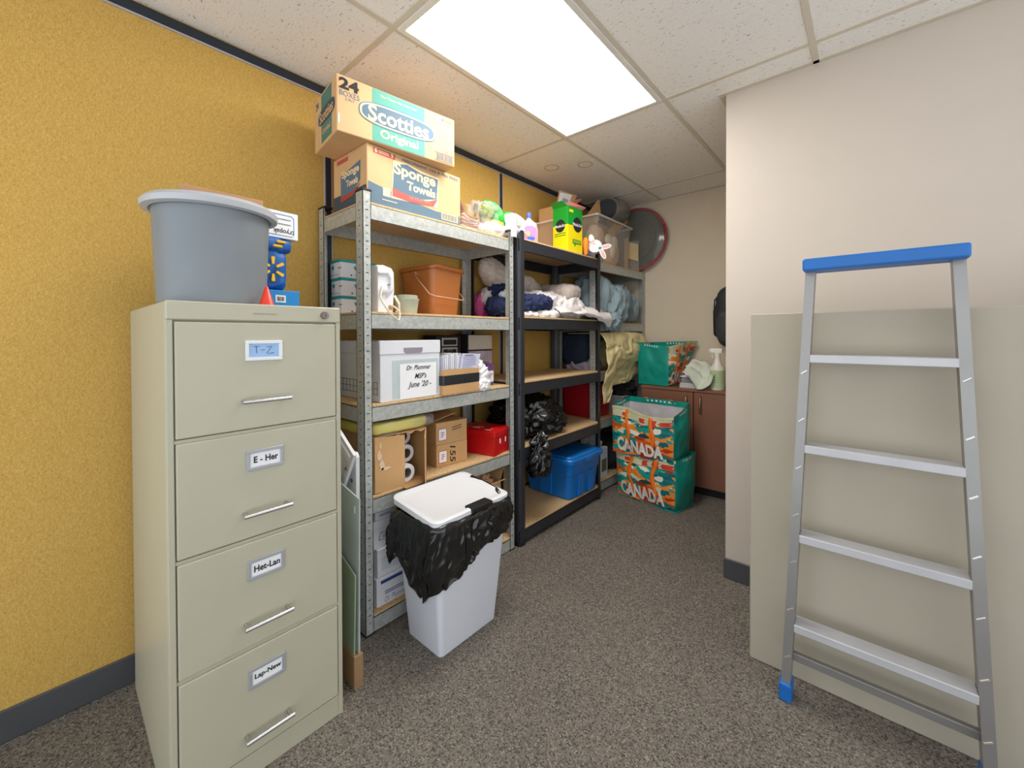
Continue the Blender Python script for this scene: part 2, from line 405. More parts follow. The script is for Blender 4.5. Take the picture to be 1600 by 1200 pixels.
def shelf_unit(label, loc, L, D, H, levels, beam, kind, rz=0):
    """local frame: x from -D (back) to 0 (front), y 0..L"""
    e = thing('shelving_unit', label, 'shelf', loc, rz)
    metal = GALV if kind == 'galv' else BLACKM
    dark = M('punched_slot', '#3c4042', .6)
    for x, y, sx, sy in ((0, 0, -1, 1), (0, L, -1, -1), (-D, 0, 1, 1), (-D, L, 1, -1)):
        m = MB()
        if kind == 'galv':
            angle_post(m, x, y, H, sx, sy, .058 if x == 0 else .05, .036, True)
            p = m.build('post', [metal, dark], e)
            MB().box((x-sx*.002, y-sy*.002, H-.004), (x+sx*.06, y+sy*.04, H+.006), .002).build('cap', BLACK, p)
            MB().box((x-sx*.003, y-sy*.003, 0), (x+sx*.06, y+sy*.042, .007), .002).build('foot', BLACK, p)
        else:
            # rounded L tube
            def prof(z, g=0): 
                r = .021+g; cx, cy = x+sx*.021, y+sy*.021; pts = []
                a0 = math.atan2(-sy, 0) if False else None
                for k in range(9):
                    a = PI/2*k/8
                    pts.append((cx-sx*r*math.cos(a), cy-sy*r*math.sin(a), z))
                pts += [(cx+sx*.026, cy-sy*r, z), (cx+sx*.026, cy-sy*(r-.004), z), (cx, cy-sy*(.004), z)]
                pts += [(cx-sx*.004, cy, z), (cx-sx*(r-.004), cy+sy*.026, z), (cx-sx*r, cy+sy*.026, z)]
                return pts
            m.loft([prof(0), prof(H)], True, True, True); p = m.build('post', metal, e, smooth=True)
            q = MB(); q.loft([prof(0, .002), prof(.03, .002)], True, True, True); q.build('foot', BLACK, p, smooth=True)
            q = MB(); q.loft([prof(.918, .0018), prof(.932, .0018)], True, True, True); q.build('joint_collar', BLACKM, p, smooth=True)
    for z in levels:
        b = .03; t = .002; zt = z-.010
        def beam_mb(a, c, inward):
            m = MB(); m.box(a, c); return m
        for xx, s in ((0, -1), (-D, 1)):
            m = MB(); m.box((xx+s*.003, .003, zt-beam), (xx+s*.006, L-.003, zt)); m.box((xx+s*.003, .003, zt-.002), (xx+s*.02, L-.003, zt))
            m.box((xx+s*.003, .003, zt-beam), (xx+s*.014, L-.003, zt-beam+.002)); m.build('beam', metal, e)
        for yy, s in ((0, 1), (L, -1)):
            m = MB(); m.box((-D+.004, yy+s*.003, zt-beam), (-.004, yy+s*.006, zt)); m.box((-D+.004, yy+s*.003, zt-.002), (-.004, yy+s*.02, zt)); m.build('beam', metal, e)
        MB().box((-D+.006, .006, z-.010), (-.006, L-.006, z), .001).build('shelf_board', BOARD, e)
    return e
shelf_unit('galvanised steel shelving unit nearest the filing cabinet, loaded with cartons', (-1.537, .841, 0), .925, .405, 1.828, (.075, .567, .948, 1.335, 1.785), .062, 'galv')
shelf_unit('black steel shelving unit with clothes and a blue tote', (-1.517, 1.792, 0), .955, .43, 1.845, (.100, .578, .962, 1.345, 1.803), .068, 'black')
shelf_unit('galvanised steel shelving unit in the far corner holding blue linens', (-1.575, 2.772, 0), .825, .375, 1.82, (.085, .57, .94, 1.335, 1.803), .062, 'galv', R(-2.2))
ZA = (.075, .567, .948, 1.335, 1.785); ZBk = (.100, .578, .962, 1.345, 1.803); ZCs = (.085, .57, .94, 1.335, 1.803)

# ================================================================== FILING CABINET
def filing_cabinet():
    x1, y0, y1, h = -1.293, .188, .625, 1.325; yc, hw = (y0+y1)/2, (y1-y0)/2
    e = thing('filing_cabinet', 'putty coloured four drawer metal filing cabinet with labelled drawers', 'filing cabinet', (x1, yc, 0))
    m = MB(); D = .64
    m.box((-D, -hw, 0), (-.012, hw, h), .004)
    m.box((-.012, -hw, 0), (0, -hw+.014, h-.048), .001); m.box((-.012, hw-.014, 0), (0, hw, h-.048), .001)
    m.box((-.012, -hw, h-.048), (.003, hw, h), .003)
    for z in (.062, .366, .668, .972): m.box((-.012, -hw+.012, z-.006), (-.003, hw-.012, z+.003))
    m.box((-.012, -hw+.014, 0), (-.002, hw-.014, .06), .001)
    m.build('case', CABINET, e)
    MB().box((.003, -.03, h-.028), (.0036, .03, h-.026)).build('latch_slot', M('shadow_gap', '#8d8870', .6), e)
    k = MB(); k.lathe([(0, .010), (.009, .010), (.010, .007), (.012, .007), (.012, 0)], (.003, hw-.052, h-.026), 20, 'X'); lk = k.build('lock', M('dull_nickel', '#8d8078', .35, .9), e, smooth=True)
    MB().box((.0125, hw-.053, h-.031), (.0135, hw-.051, h-.021)).build('keyhole', BLACK, lk)
    names = ['Lap-New', 'Het-Lan', 'E - Her', None]
    lily = -.0005+(.403-yc)
    for i, (z0, z1) in enumerate(((.071, .360), (.372, .662), (.675, .966), (.978, 1.272))):
        d = MB().box((-.010, -hw+.017, z0), (.004, hw-.017, z1), .003, 2).build('drawer', CABINET, e)
        zl = (.280, .584, .890, 1.195)[i]; zh = (.130, .440, .747, 1.057)[i]
        fr = MB(); a, b, t = .047, .028, .009
        fr.box((.004, lily-a, zl-b), (.009, lily+a, zl-b+t), .001); fr.box((.004, lily-a, zl+b-t), (.009, lily+a, zl+b), .001)
        fr.box((.004, lily-a, zl-b+t), (.009, lily-a+t, zl+b-t), .001); fr.box((.004, lily+a-t, zl-b+t), (.009, lily+a, zl+b-t), .001)
        f = fr.build('label_holder', M('grey_label_frame', '#a9abb0', .4, .3) if i < 3 else WHITE, d)
        if i < 3:
            panel(d, (.0045, lily, zl), PY_, UP, .078, .040, PAPER, 'label_card')
            text(d, names[i], (.0056, lily+.002, zl), PY_, UP, (.068, .066, .062)[i], .018, INK, 'label_text', bold=.025)
        else:
            panel(d, (.0045, lily, zl), PY_, UP, .078, .040, M('blue_card', '#9dbfe6', .7), 'label_card')
            q = MB(); c = Vector((.0062, lily, zl)); P = lambda u, v: c+Vector((0, u, v))
            q.tube([P(-.026, .011), P(-.012, .012)], .0006, 5); q.tube([P(-.020, .012), P(-.019, -.008)], .0006, 5); q.tube([P(-.008, .001), P(.001, .002)], .0006, 5)
            q.tube([P(.006, .010), P(.020, .011), P(.014, .003), P(.006, -.008), P(.015, -.009), P(.025, -.007)], .0006, 5)
            q.build('label_text', INK, d)
        hb = MB(); ya, yb = lily-.057, lily+.057
        hb.tube([(.034, ya-.004, zh), (.034, yb+.004, zh)], .0055, 12)
        for yy in (ya+.004, yb-.004): hb.tube([(.004, yy, zh), (.034, yy, zh)], .005, 10)
        hb.build('handle', CHROME, d, smooth=True)
filing_cabinet()

# on the filing cabinet
def cabinet_top():
    z = 1.3255
    e = thing('waste_bin', 'grey round plastic bin standing on the filing cabinet', 'bin', (-1.465, .327, z))
    m = MB(); m.lathe([(0, 0), (.128, 0), (.132, .004), (.142, .270), (.137, .270), (.128, .008), (0, .008)], seg=48); m.build('tub', M('grey_plastic', '#7d8388', .4, var=.03), e, smooth=True)
    m = MB(); m.lathe([(.137, .270), (.148, .262), (.164, .265), (.166, .280), (.156, .291), (.140, .293), (.137, .270)], seg=48); m.build('rim', M('grey_rim', '#b6b9bd', .35, var=.02), e, smooth=True)
    e = thing('cardboard_sheet', 'folded pinkish brown cardboard poking out above the grey bin', 'cardboard', (-1.50, .34, 1.345))
    MB().box((-.006, -.085, 0), (.0, .13, .335), .001).build('sheet', M('pink_brown_card', '#c79a72', .85), e)
    MB().box((-.012, -.085, .0), (-.007, .10, .30), .001).build('fold', CARD, e)
    # blue flat box
    e = thing('box', 'flat bright blue box with barcode lying under the blue bag', 'box', (-1.70, .50, z))
    carton(e, .20, .24, .075, M('bright_blue_card', '#1186cf', .5), 'carton_body', .002, seam=False)
    panel(e, (.1, .055, .044), PY_, UP, .034, .026, PAPER, 'barcode_label'); bars(e, (.1, .055, .044), PY_, UP, .026, .016, INK, 9)
    lines(e, (.1, .0, .05), PY_, UP, .03, .03, PAPER, 4, 'white_print')
    # blue bag
    e = thing('reusable_bag', 'folded blue reusable bag with a yellow starburst', 'bag', (-1.70, .505, z+.0755))
    BL = M('blue_woven', '#0a5aa8', .5, var=.1, scale=12); YL = M('sun_yellow', '#f6c21f', .6)
    m = MB(); lump(m, (0, 0, .085), (.075, .085, .085), 3, .008, 7, 6, zmin=0); m.build('folded_body', BL, e, smooth='all')
    m = MB(); lump(m, (.012, .005, .168), (.07, .10, .026), 5, .010, 9, 3.5); fl = m.build('rolled_flap', BL, e, smooth='all')
    for k in range(6):
        a = R(90+60*k); c = Vector((.083, .030+.026*math.cos(a), .076+.027*1.15*math.sin(a)))
        d = Vector((0, math.cos(a), math.sin(a))); s = Vector((1, 0, 0)).cross(d)
        MB().slab([c-d*.012-s*.004, c+d*.012-s*.006, c+d*.014, c+d*.012+s*.006, c-d*.012+s*.004, c-d*.014], .008).build('starburst_ray', YL, e)
    for k in range(2): MB().box((.070, .030+.012*k, .156+.016*k), (.092, .062+.012*k, .165+.016*k), .003).build('starburst_ray', YL, fl)
    # ice pack box
    e = thing('box', 'white ice pack box turned upside down on top of the blue bag', 'box', (-1.70, .505, z+.0755+.194), R(4))
    carton(e, .16, .235, .098, PAPER, 'carton_body', .002, seam=False)
    X = .08; BLI = M('pale_blue_ink', '#6aa0d8', .6)
    q = MB(); P = lambda y, zz: (X+.001, y, zz)
    q.tube([P(-.11, .012), P(.095, .010), P(.102, .018), P(.102, .078), P(.094, .086), P(-.11, .088)], .0012, 5); q.build('printed_border', BLI, e)
    text(e, 'cryopak', (X, .066, .026), NY, -UP, .074, .024, INK, 'brand_lettering', .01)
    for zz in (.052, .07): lines(e, (X, .05, zz), PY_, UP, .085, .008, M('grey_ink', '#8c8c94', .7), 1)
    # red cone
    e = tag(MB().lathe([(0, .058), (.004, .055), (.019, .004), (.021, 0), (0, 0)], (0, 0, 0), 20).build('plastic_cone', M('orange_red_plastic', '#e6402c', .35), None, True), 'small orange red plastic cone at the foot of the grey bin', 'cone'); e.location = (-1.335, .425, z)
cabinet_top()

# ================================================================== A: top shelf cartons
def sponge():
    e = thing('carton', 'brown paper towel carton lower of two on top shelf', 'box', (-1.70, 1.124, 1.7855), R(.5))
    sx, sy, sz = .29, .512, .245; carton(e, sx, sy, sz, CARDL)
    X = sx/2; Y = -sy/2
    REDI = M('dull_red_ink', '#c05a52', .7)
    poly = [(-.5, -.5), (.5, -.5), (.5, .02), (.2, -.05), (-.15, .15), (-.5, .5)]
    panel(e, (X, 0, .046), PY_, UP, sy-.01, .088, NAVYINK, 'blue_band', .0004, poly)
    panel(e, (X, -.012, .130), PY_, UP, .262, .172, CREAMC, 'badge_outline', .0008, [(-.5, -.5), (.46, -.42), (.5, .42), (.1, .44), (-.2, .5), (-.46, .46)])
    panel(e, (X, -.012, .130), PY_, UP, .25, .162, NAVYINK, 'badge', .0012, [(-.5, -.38), (0, -.38), (.46, -.2), (.5, .40), (.1, .40), (-.2, .5), (-.46, .42)])
    panel(e, (X, -.014, .074), PY_, UP, .246, .05, REDI, 'red_swoosh', .0016, [(-.5, -.4), (-.1, -.5), (.4, -.3), (.5, .5), (.3, .1), (0, -.05), (-.5, .3)])
    text(e, 'Sponge', (X, -.016, .172), PY_, UP, .225, .066, CREAMC, bold=.03, lift=.0022)
    text(e, 'Towels', (X, .016, .120), PY_, UP, .16, .040, CREAMC, bold=.03, lift=.0022)
    text(e, 'ULTRA PRO', (X, .01, .070), PY_, UP, .12, .014, M('rose_ink', '#e08878', .7), bold=.02, lift=.0026)
    text(e, 'ABSORBANT PAS À PEU PRÈS!', (X, .075, .229), PY_, UP, .33, .017, NAVYINK, bold=.02)
    panel(e, (X, -.175, .224), PY_, UP, .105, .022, REDI, 'red_flash'); text(e, '6', (X, -.215, .226), PY_, UP, .012, .020, CREAMC, bold=.03, lift=.0018); text(e, '9', (X, -.138, .225), PY_, UP, .012, .02, CREAMC, bold=.03, lift=.0018)
    lines(e, (X, -.178, .224), PY_, UP, .05, .014, CREAMC, 2, lift=.0018)
    panel(e, (X, -.165, .062), PY_, UP, .036, .036, CREAMC, 'pictogram', .0012)
    lines(e, (X, -.15, .028), PY_, UP, .075, .008, CREAMC, 1)
    text(e, '53331', (X, .165, .058), PY_, UP, .045, .010, CREAMC, lift=.0014)
    panel(e, (X, .185, .028), PY_, UP, .105, .034, CREAMC, 'barcode_label', .0012); bars(e, (X, .185, .028), PY_, UP, .098, .028, NAVYINK, 26, lift=.002)
    # end face
    panel(e, (0, Y, .04), PX, UP, sx-.01, .07, M('dark_slate_ink', '#3e4c5a', .7), 'end_band', .0004)
    panel(e, (.01, Y, .118), PX, UP, .17, .14, NAVYINK, 'end_badge', .0010, [(-.5, -.4), (.1, -.35), (.48, -.1), (.5, .5), (-.5, .28)])
    panel(e, (.01, Y, .066), PX, UP, .17, .05, M('end_red_ink', '#a8483c', .7), 'end_swoosh', .0014, [(-.5, -.5), (.1, -.3), (.5, .5), (.1, .1), (-.5, 0)])
    text(e, 'Sponge', (.01, Y, .155), PX, UP, .15, .042, CREAMC, bold=.03, lift=.0018); text(e, 'Towels', (.025, Y, .112), PX, UP, .10, .03, CREAMC, bold=.03, lift=.0018)
    panel(e, (-.06, Y, .222), PX, UP, .10, .018, REDI, 'red_flash')
sponge()
def scotties():
    e = thing('carton', 'brown tissue carton lying on the paper towel carton near the ceiling', 'box', (-1.658, 1.03, 2.0325), R(-7.5))
    sx, sy, sz = .285, .54, .222; carton(e, sx, sy, sz, CARDL); X = sx/2; Y = -sy/2
    panel(e, (X, -.008, .111), PY_, UP, .24, .215, DKGREEN, 'green_panel', .0004)
    panel(e, (X, -.008, .115), PY_, UP, .352, .096, NAVYINK, 'oval_outline', .0012, oval(40, 3))
    panel(e, (X, -.008, .115), PY_, UP, .344, .088, CREAMC, 'oval_ring', .0018, oval(40, 3))
    panel(e, (X, -.008, .115), PY_, UP, .328, .076, NAVYINK, 'oval_badge', .0024, oval(40, 3))
    text(e, 'Scotties', (X, -.008, .115), PY_, UP, .278, .066, CREAMC, bold=.022, lift=.0034)
    text(e, 'Original', (X, -.008, .038), PY_, UP, .175, .046, CREAMC, bold=.022, lift=.0014)
    text(e, 'The Tissue For Any Issue', (X, -.01, .196), PY_, UP, .17, .013, CREAMC, bold=.01, lift=.0014)
    text(e, '24', (X, -.222, .190), PY_, UP, .078, .044, INK, bold=.04); text(e, 'BOXES', (X, -.220, .152), PY_, UP, .078, .022, NAVYINK, bold=.0); text(e, '2 PLY', (X, -.218, .132), PY_, UP, .038, .010, NAVYINK)
    panel(e, (X, -.262, .05), PY_, UP, .006, .035, PAPER, 'white_scuff')
    q = MB(); P = lambda y, z: (X+.0012, y, z)
    q.tube([P(.162, .008), P(.262, .008), P(.262, .045), P(.162, .045)], .0008, 4, True); q.build('barcode_frame', NAVYINK, e); bars(e, (X, .215, .027), PY_, UP, .09, .03, NAVYINK, 20); text(e, '08130', (X, .235, .056), PY_, UP, .04, .010, NAVYINK)
    panel(e, (X, .205, .2), PY_, UP, .014, .014, NAVYINK, 'leaf_mark', .0006, oval(10)); lines(e, (X, .24, .2), PY_, UP, .035, .014, CARD, 2)
    DK = M('dark_green_ink', '#4d7a6e', .7)
    panel(e, (.02, Y, .111), PX, UP, .13, .20, DK, 'green_panel', .0004); panel(e, (.02, Y, .118), PX, UP, .21, .066, M('dark_slate_ink', '#3e4c5a'), 'oval_badge', .0012, oval(32, 3))
    text(e, 'Scotties', (.02, Y, .118), PX, UP, .17, .046, CARDL, bold=.02, lift=.002); text(e, 'Original', (.02, Y, .05), PX, UP, .10, .03, CARDL, bold=.02)
    text(e, '24', (-.10, Y, .19), PX, UP, .04, .03, NAVYINK, bold=.03)
scotties()
def top_right_of_A():
    z = 1.7855
    e = thing('paper_stack', 'bundle of crinkled brown and white papers beside the paper towel carton', 'papers', (-1.64, 1.455, z))
    rnd = random.Random(4)
    for k in range(9):
        a = rnd.uniform(-.2, .2); zz = .004+.008*k
        m = MB(); m.grid(lambda u, v, zz=zz, a=a, k=k: ((u-.5)*.16, (v-.5)*.11+a*.05, zz+.012*math.sin(u*5+k)*v+.06*max(0, .35-v)*(k/9)), 8, 8)
        m.build('sheet', [CARD, PAPER, M('rose_paper', '#cfa592', .8), PAPER][k % 4], e, smooth='all', solid=.0012)
    m = MB(); m.grid(lambda u, v: (.0+(u-.5)*.03, -.03+v*.085, .19-.13*v+.01*math.sin(u*9)), 4, 10); m.build('curled_sheet', M('mauve_paper', '#b79a98', .8), e, smooth='all', solid=.0015)
    e = thing('plastic_bag', 'clear crumpled bag of green and yellow packets on the top shelf', 'bag', (-1.665, 1.66, z))
    m = MB(); lump(m, (0, 0, .085), (.11, .14, .10), 11, .035, 9, 2.4, zmin=.0, ridge=1.3)
    m.build('clear_film', M('clear_film', '#eef2ee', .15, var=.02, alpha=.16), e, smooth='all')
    m = MB(); lump(m, (.02, .02, .045), (.09, .115, .042), 14, .02, 11, 2.4, zmin=.002); m.build('white_packet', PAPER, e, smooth='all')
    GR = M('leaf_green', '#1fa02c', .4); YLW = M('packet_yellow', '#e7c81f', .4); OLV = M('olive', '#7d8a35', .5)
    m = MB(); m.tube([(.02, -.03, .205), (.04, .03, .19), (.05, .08, .15), (.045, .12, .10)], [.012, .022, .022, .010], 10, flat=1.3); m.build('green_packet', GR, e, smooth='all')
    m = MB(); lump(m, (.075, .03, .11), (.03, .04, .03), 8, .006, 9); m.build('green_packet', GR, e, smooth='all')
    m = MB(); lump(m, (.085, .01, .075), (.02, .05, .016), 9, .005, 9); m.build('yellow_packet', YLW, e, smooth='all')
    m = MB(); lump(m, (.08, -.06, .13), (.02, .045, .035), 10, .006, 9); m.build('olive_packet', OLV, e, smooth='all')
    m = MB(); lump(m, (.08, .075, .08), (.02, .022, .035), 12, .005, 9); m.build('dark_green_packet', M('deep_green', '#146b24', .4), e, smooth='all')
    e = thing('clip', 'pair of black plastic clips sticking up behind the clear bag', 'clip', (-1.80, 1.735, z))
    for y, zz in ((-.02, .245), (.025, .225)):
        m = MB(); m.tube([(0, y, .0), (0, y, zz-.06), (0, y+.004, zz-.03), (0, y+.008, zz)], [.006, .006, .013, .013], 8); m.build('clip_arm', BLACK, e, smooth=True)
    e = thing('wipes_pack', 'white and green soft pack with barcode at the end of the top shelf', 'package', (-1.585, 1.80, 1.807))
    m = MB(); lump(m, (0, 0, .07), (.07, .075, .068), 21, .010, 7, 3.2, zmin=0); m.build('pack', PAPER, e, smooth='all')
    m = MB(); lump(m, (-.02, -.01, .088), (.06, .066, .057), 22, .006, 7, 3); m.build('green_band', GR, e, smooth='all')
    m = MB(); m.grid(lambda u, v: (.066+.012*math.sin(u*PI), -.075+.05*u, .0+.045*v-.018*(1-v)), 6, 6); m.build('loose_flap', PAPER, e, smooth='all', solid=.001)
    panel(e, (.075, -.022, .075), PY_, Vector((0, -.35, 1)), .036, .05, M('label_beige', '#b8a68c', .7), 'barcode_label', .004); bars(e, (.075, -.022, .075), Vector((0, .3, 1)), Vector((0, 1, -.3)), .05, .026, PAPER, 6, lift=-.006)
top_right_of_A()

# ================================================================== A: second shelf
def shelf2():
    z = 1.3355
    TL = M('teal_lid', '#148f92', .5)
    e0 = thing('mask_box', 'white mask box with teal lid, bottom of the stack of three', 'box', (-1.882, .985, z), 0, 'boxes of masks behind the front post')
    sx, sy, sz = .10, .185, .084
    carton(e0, sx, sy, sz, WBOX, 'carton_body', .0015, seam=False); 
    MB().box((-sx/2-.001, -sy/2-.0012, sz-.013), (sx/2+.001, sy/2+.0012, sz+.0005), .001).build('lid', TL, e0)
    for face in ((0, -sy/2, PX, 1), (sx/2, 0, PY_, 0)):
        rt = face[2]; c = Vector((face[0], face[1], .048))
        panel(e0, c-rt*.026*(1 if face[3] else .6), rt, UP, .026, .020, TL, 'cup_mark', .0006, [(-.5, .5), (.5, .4), (.42, -.25), (.1, -.5), (-.25, -.4), (-.42, 0)])
        panel(e0, c+Vector((0, 0, -.034))-rt*.040, rt, UP, .009, .009, M('slate_teal', '#2c6a74', .6), 'round_mark', .0006, oval(12))
        lines(e0, c+Vector((0, 0, -.034))+rt*.005, rt, UP, .06, .006, M('grey_ink', '#8c8c94'), 1); lines(e0, c+rt*.045+Vector((0, 0, -.004)), rt, UP, .035, .012, M('mauve_ink', '#a0709a'), 1)
    dup(e0, (-1.880, .985, z+.085), 0, 'white mask box with teal lid, middle of the stack of three')
    dup(e0, (-1.883, .983, z+.170), 0, 'white mask box with teal lid, topmost of the stack of three')
    # white appliance
    e = thing('hand_appliance', 'white moulded kitchen appliance with cream cord beside the mask boxes', 'appliance', (-1.60, .975, z))
    W = M('ivory_white', '#e6e4e6', .3, var=.02)
    m = MB(); hs = [(-.055, 0), (-.055, .20), (-.02, .205), (.018, .196), (.028, .18), (.030, .10), (.026, .07), (.022, 0)]
    lo = []
    for x, g in ((-.05, -.006), (-.04, 0), (.02, 0), (.032, -.006)): lo.append([(x, y*(1 if g == 0 else .92), max(0, zz+g) if zz > .01 else 0) for y, zz in hs])
    m.loft(lo, True, True, True); m.build('housing', W, e, smooth=True)
    m = MB(); m.tube([(.034, -.05, .165), (.034, -.005, .172), (.034, .012, .15), (.034, .012, .10), (.034, -.01, .07)], [.006, .009, .010, .009, .005], 10); m.build('grip_ridge', W, e, smooth='all')
    m = MB(); lump(m, (.034, -.022, .098), (.01, .016, .02), 3, .001, 4, 2.2, nu=20, nv=12); m.build('switch', W, e, smooth='all')
    MB().box((.033, -.006, .118), (.040, .004, .123)).build('switch_slot', M('grey_ink', '#8c8c94'), e)
    MB().box((.0325, .0, .012), (.034, .022, .032)).build('vent_recess', M('beige_recess', '#b89a68', .8), e)
    q = MB(); q.tube([(.04, -.035, .105), (.048, -.05, .06), (.072, -.046, .03), (.076, -.022, -.005), (.078, .012, -.033), (.078, .022, -.034), (.076, .027, -.015), (.072, .028, .005), (.045, .018, .026), (.036, .008, .028)], .0030, 8, flat=1.5); q.build('power_cord', M('cream_cord', '#efe3c8', .5), e, smooth='all')
    q = MB(); q.tube([(.03, .03, .075), (.035, .05, .04), (.03, .055, .01), (.02, .04, .005)], .0036, 8, flat=1.6); q.build('power_cord', M('cream_cord'), e, smooth='all')
    # deli tubs
    e = thing('deli_tub', 'translucent plastic tub with lid standing beside the brown bucket', 'tub', (-1.625, 1.105, z))
    TR = M('translucent_tub', '#c9cdb8', .25, var=.05, alpha=.72)
    m = MB(); m.lathe([(0, 0), (.047, 0), (.056, .062), (.0585, .066), (.0585, .070), (.054, .070), (.045, .003), (0, .003)], seg=32); m.build('tub_body', TR, e, smooth=True)
    m = MB(); m.lathe([(0, .012), (.046, .012), (.052, .076), (.050, .086), (0, .086)], seg=32); m.build('inner_tub', M('sage_tub', '#aeb49a', .3, alpha=.8), e, smooth=True)
    # brown bucket
    e = thing('bucket', 'rectangular brown plastic mop bucket with wire handle', 'bucket', (-1.795, 1.385, z), R(4))
    BR = M('brown_plastic', '#b06c38', .4, var=.04)
    m = MB(); hx, hy, H = .132, .118, .255
    A = [rrect(0, 0, hx*s, hy*s, .03, zz) for s, zz in ((.80, 0), (.82, .006), (.97, H-.014), (.97, H-.012))]
    B = [rrect(0, 0, hx*s-.004, hy*s-.004, .028, zz) for s, zz in ((.97, H-.002), (.80, .012))]
    m.loft(A+B, True, True, True); m.build('bucket_body', BR, e, smooth=True)
    m = MB()
    def rimloop(s, dz):
        out = []
        for (x, y, zz) in rrect(0, 0, hx*s, hy*s, .034, 0):
            k = math.exp(-((y-.03)/.018)**2) if x > hx*.6 else 0
            out.append((x, y, H+dz-.016*k+.012*math.exp(-((y+.06)/.05)**2)*(1 if x > .03 else 0)))
        return out
    m.loft([rimloop(.97, -.020), rimloop(1.06, -.018), rimloop(1.07, -.004), rimloop(1.03, .004), rimloop(.95, 0)], True); m.build('rim', M('brown_rim', '#a8632f', .4), e, smooth=True)
    m = MB(); m.box((-.02, -hy-.012, H-.045), (.02, -hy*.93, H-.02), .004); m.box((-.02, hy*.93, H-.045), (.02, hy+.012, H-.02), .004); m.build('handle_lug', BR, e)
    m = MB(); m.tube([(0, -hy-.012, H-.03), (.06, -hy-.014, .17), (.118, -hy-.006, .110), (.138, -hy+.02, .098), (.142, 0, .094), (.138, hy-.02, .090), (.118, hy+.006, .10), (.05, hy+.012, .16), (0, hy+.012, H-.03)], .0032, 8); m.build('handle', M('tan_wire', '#c9a183', .4), e, smooth='all')
shelf2()

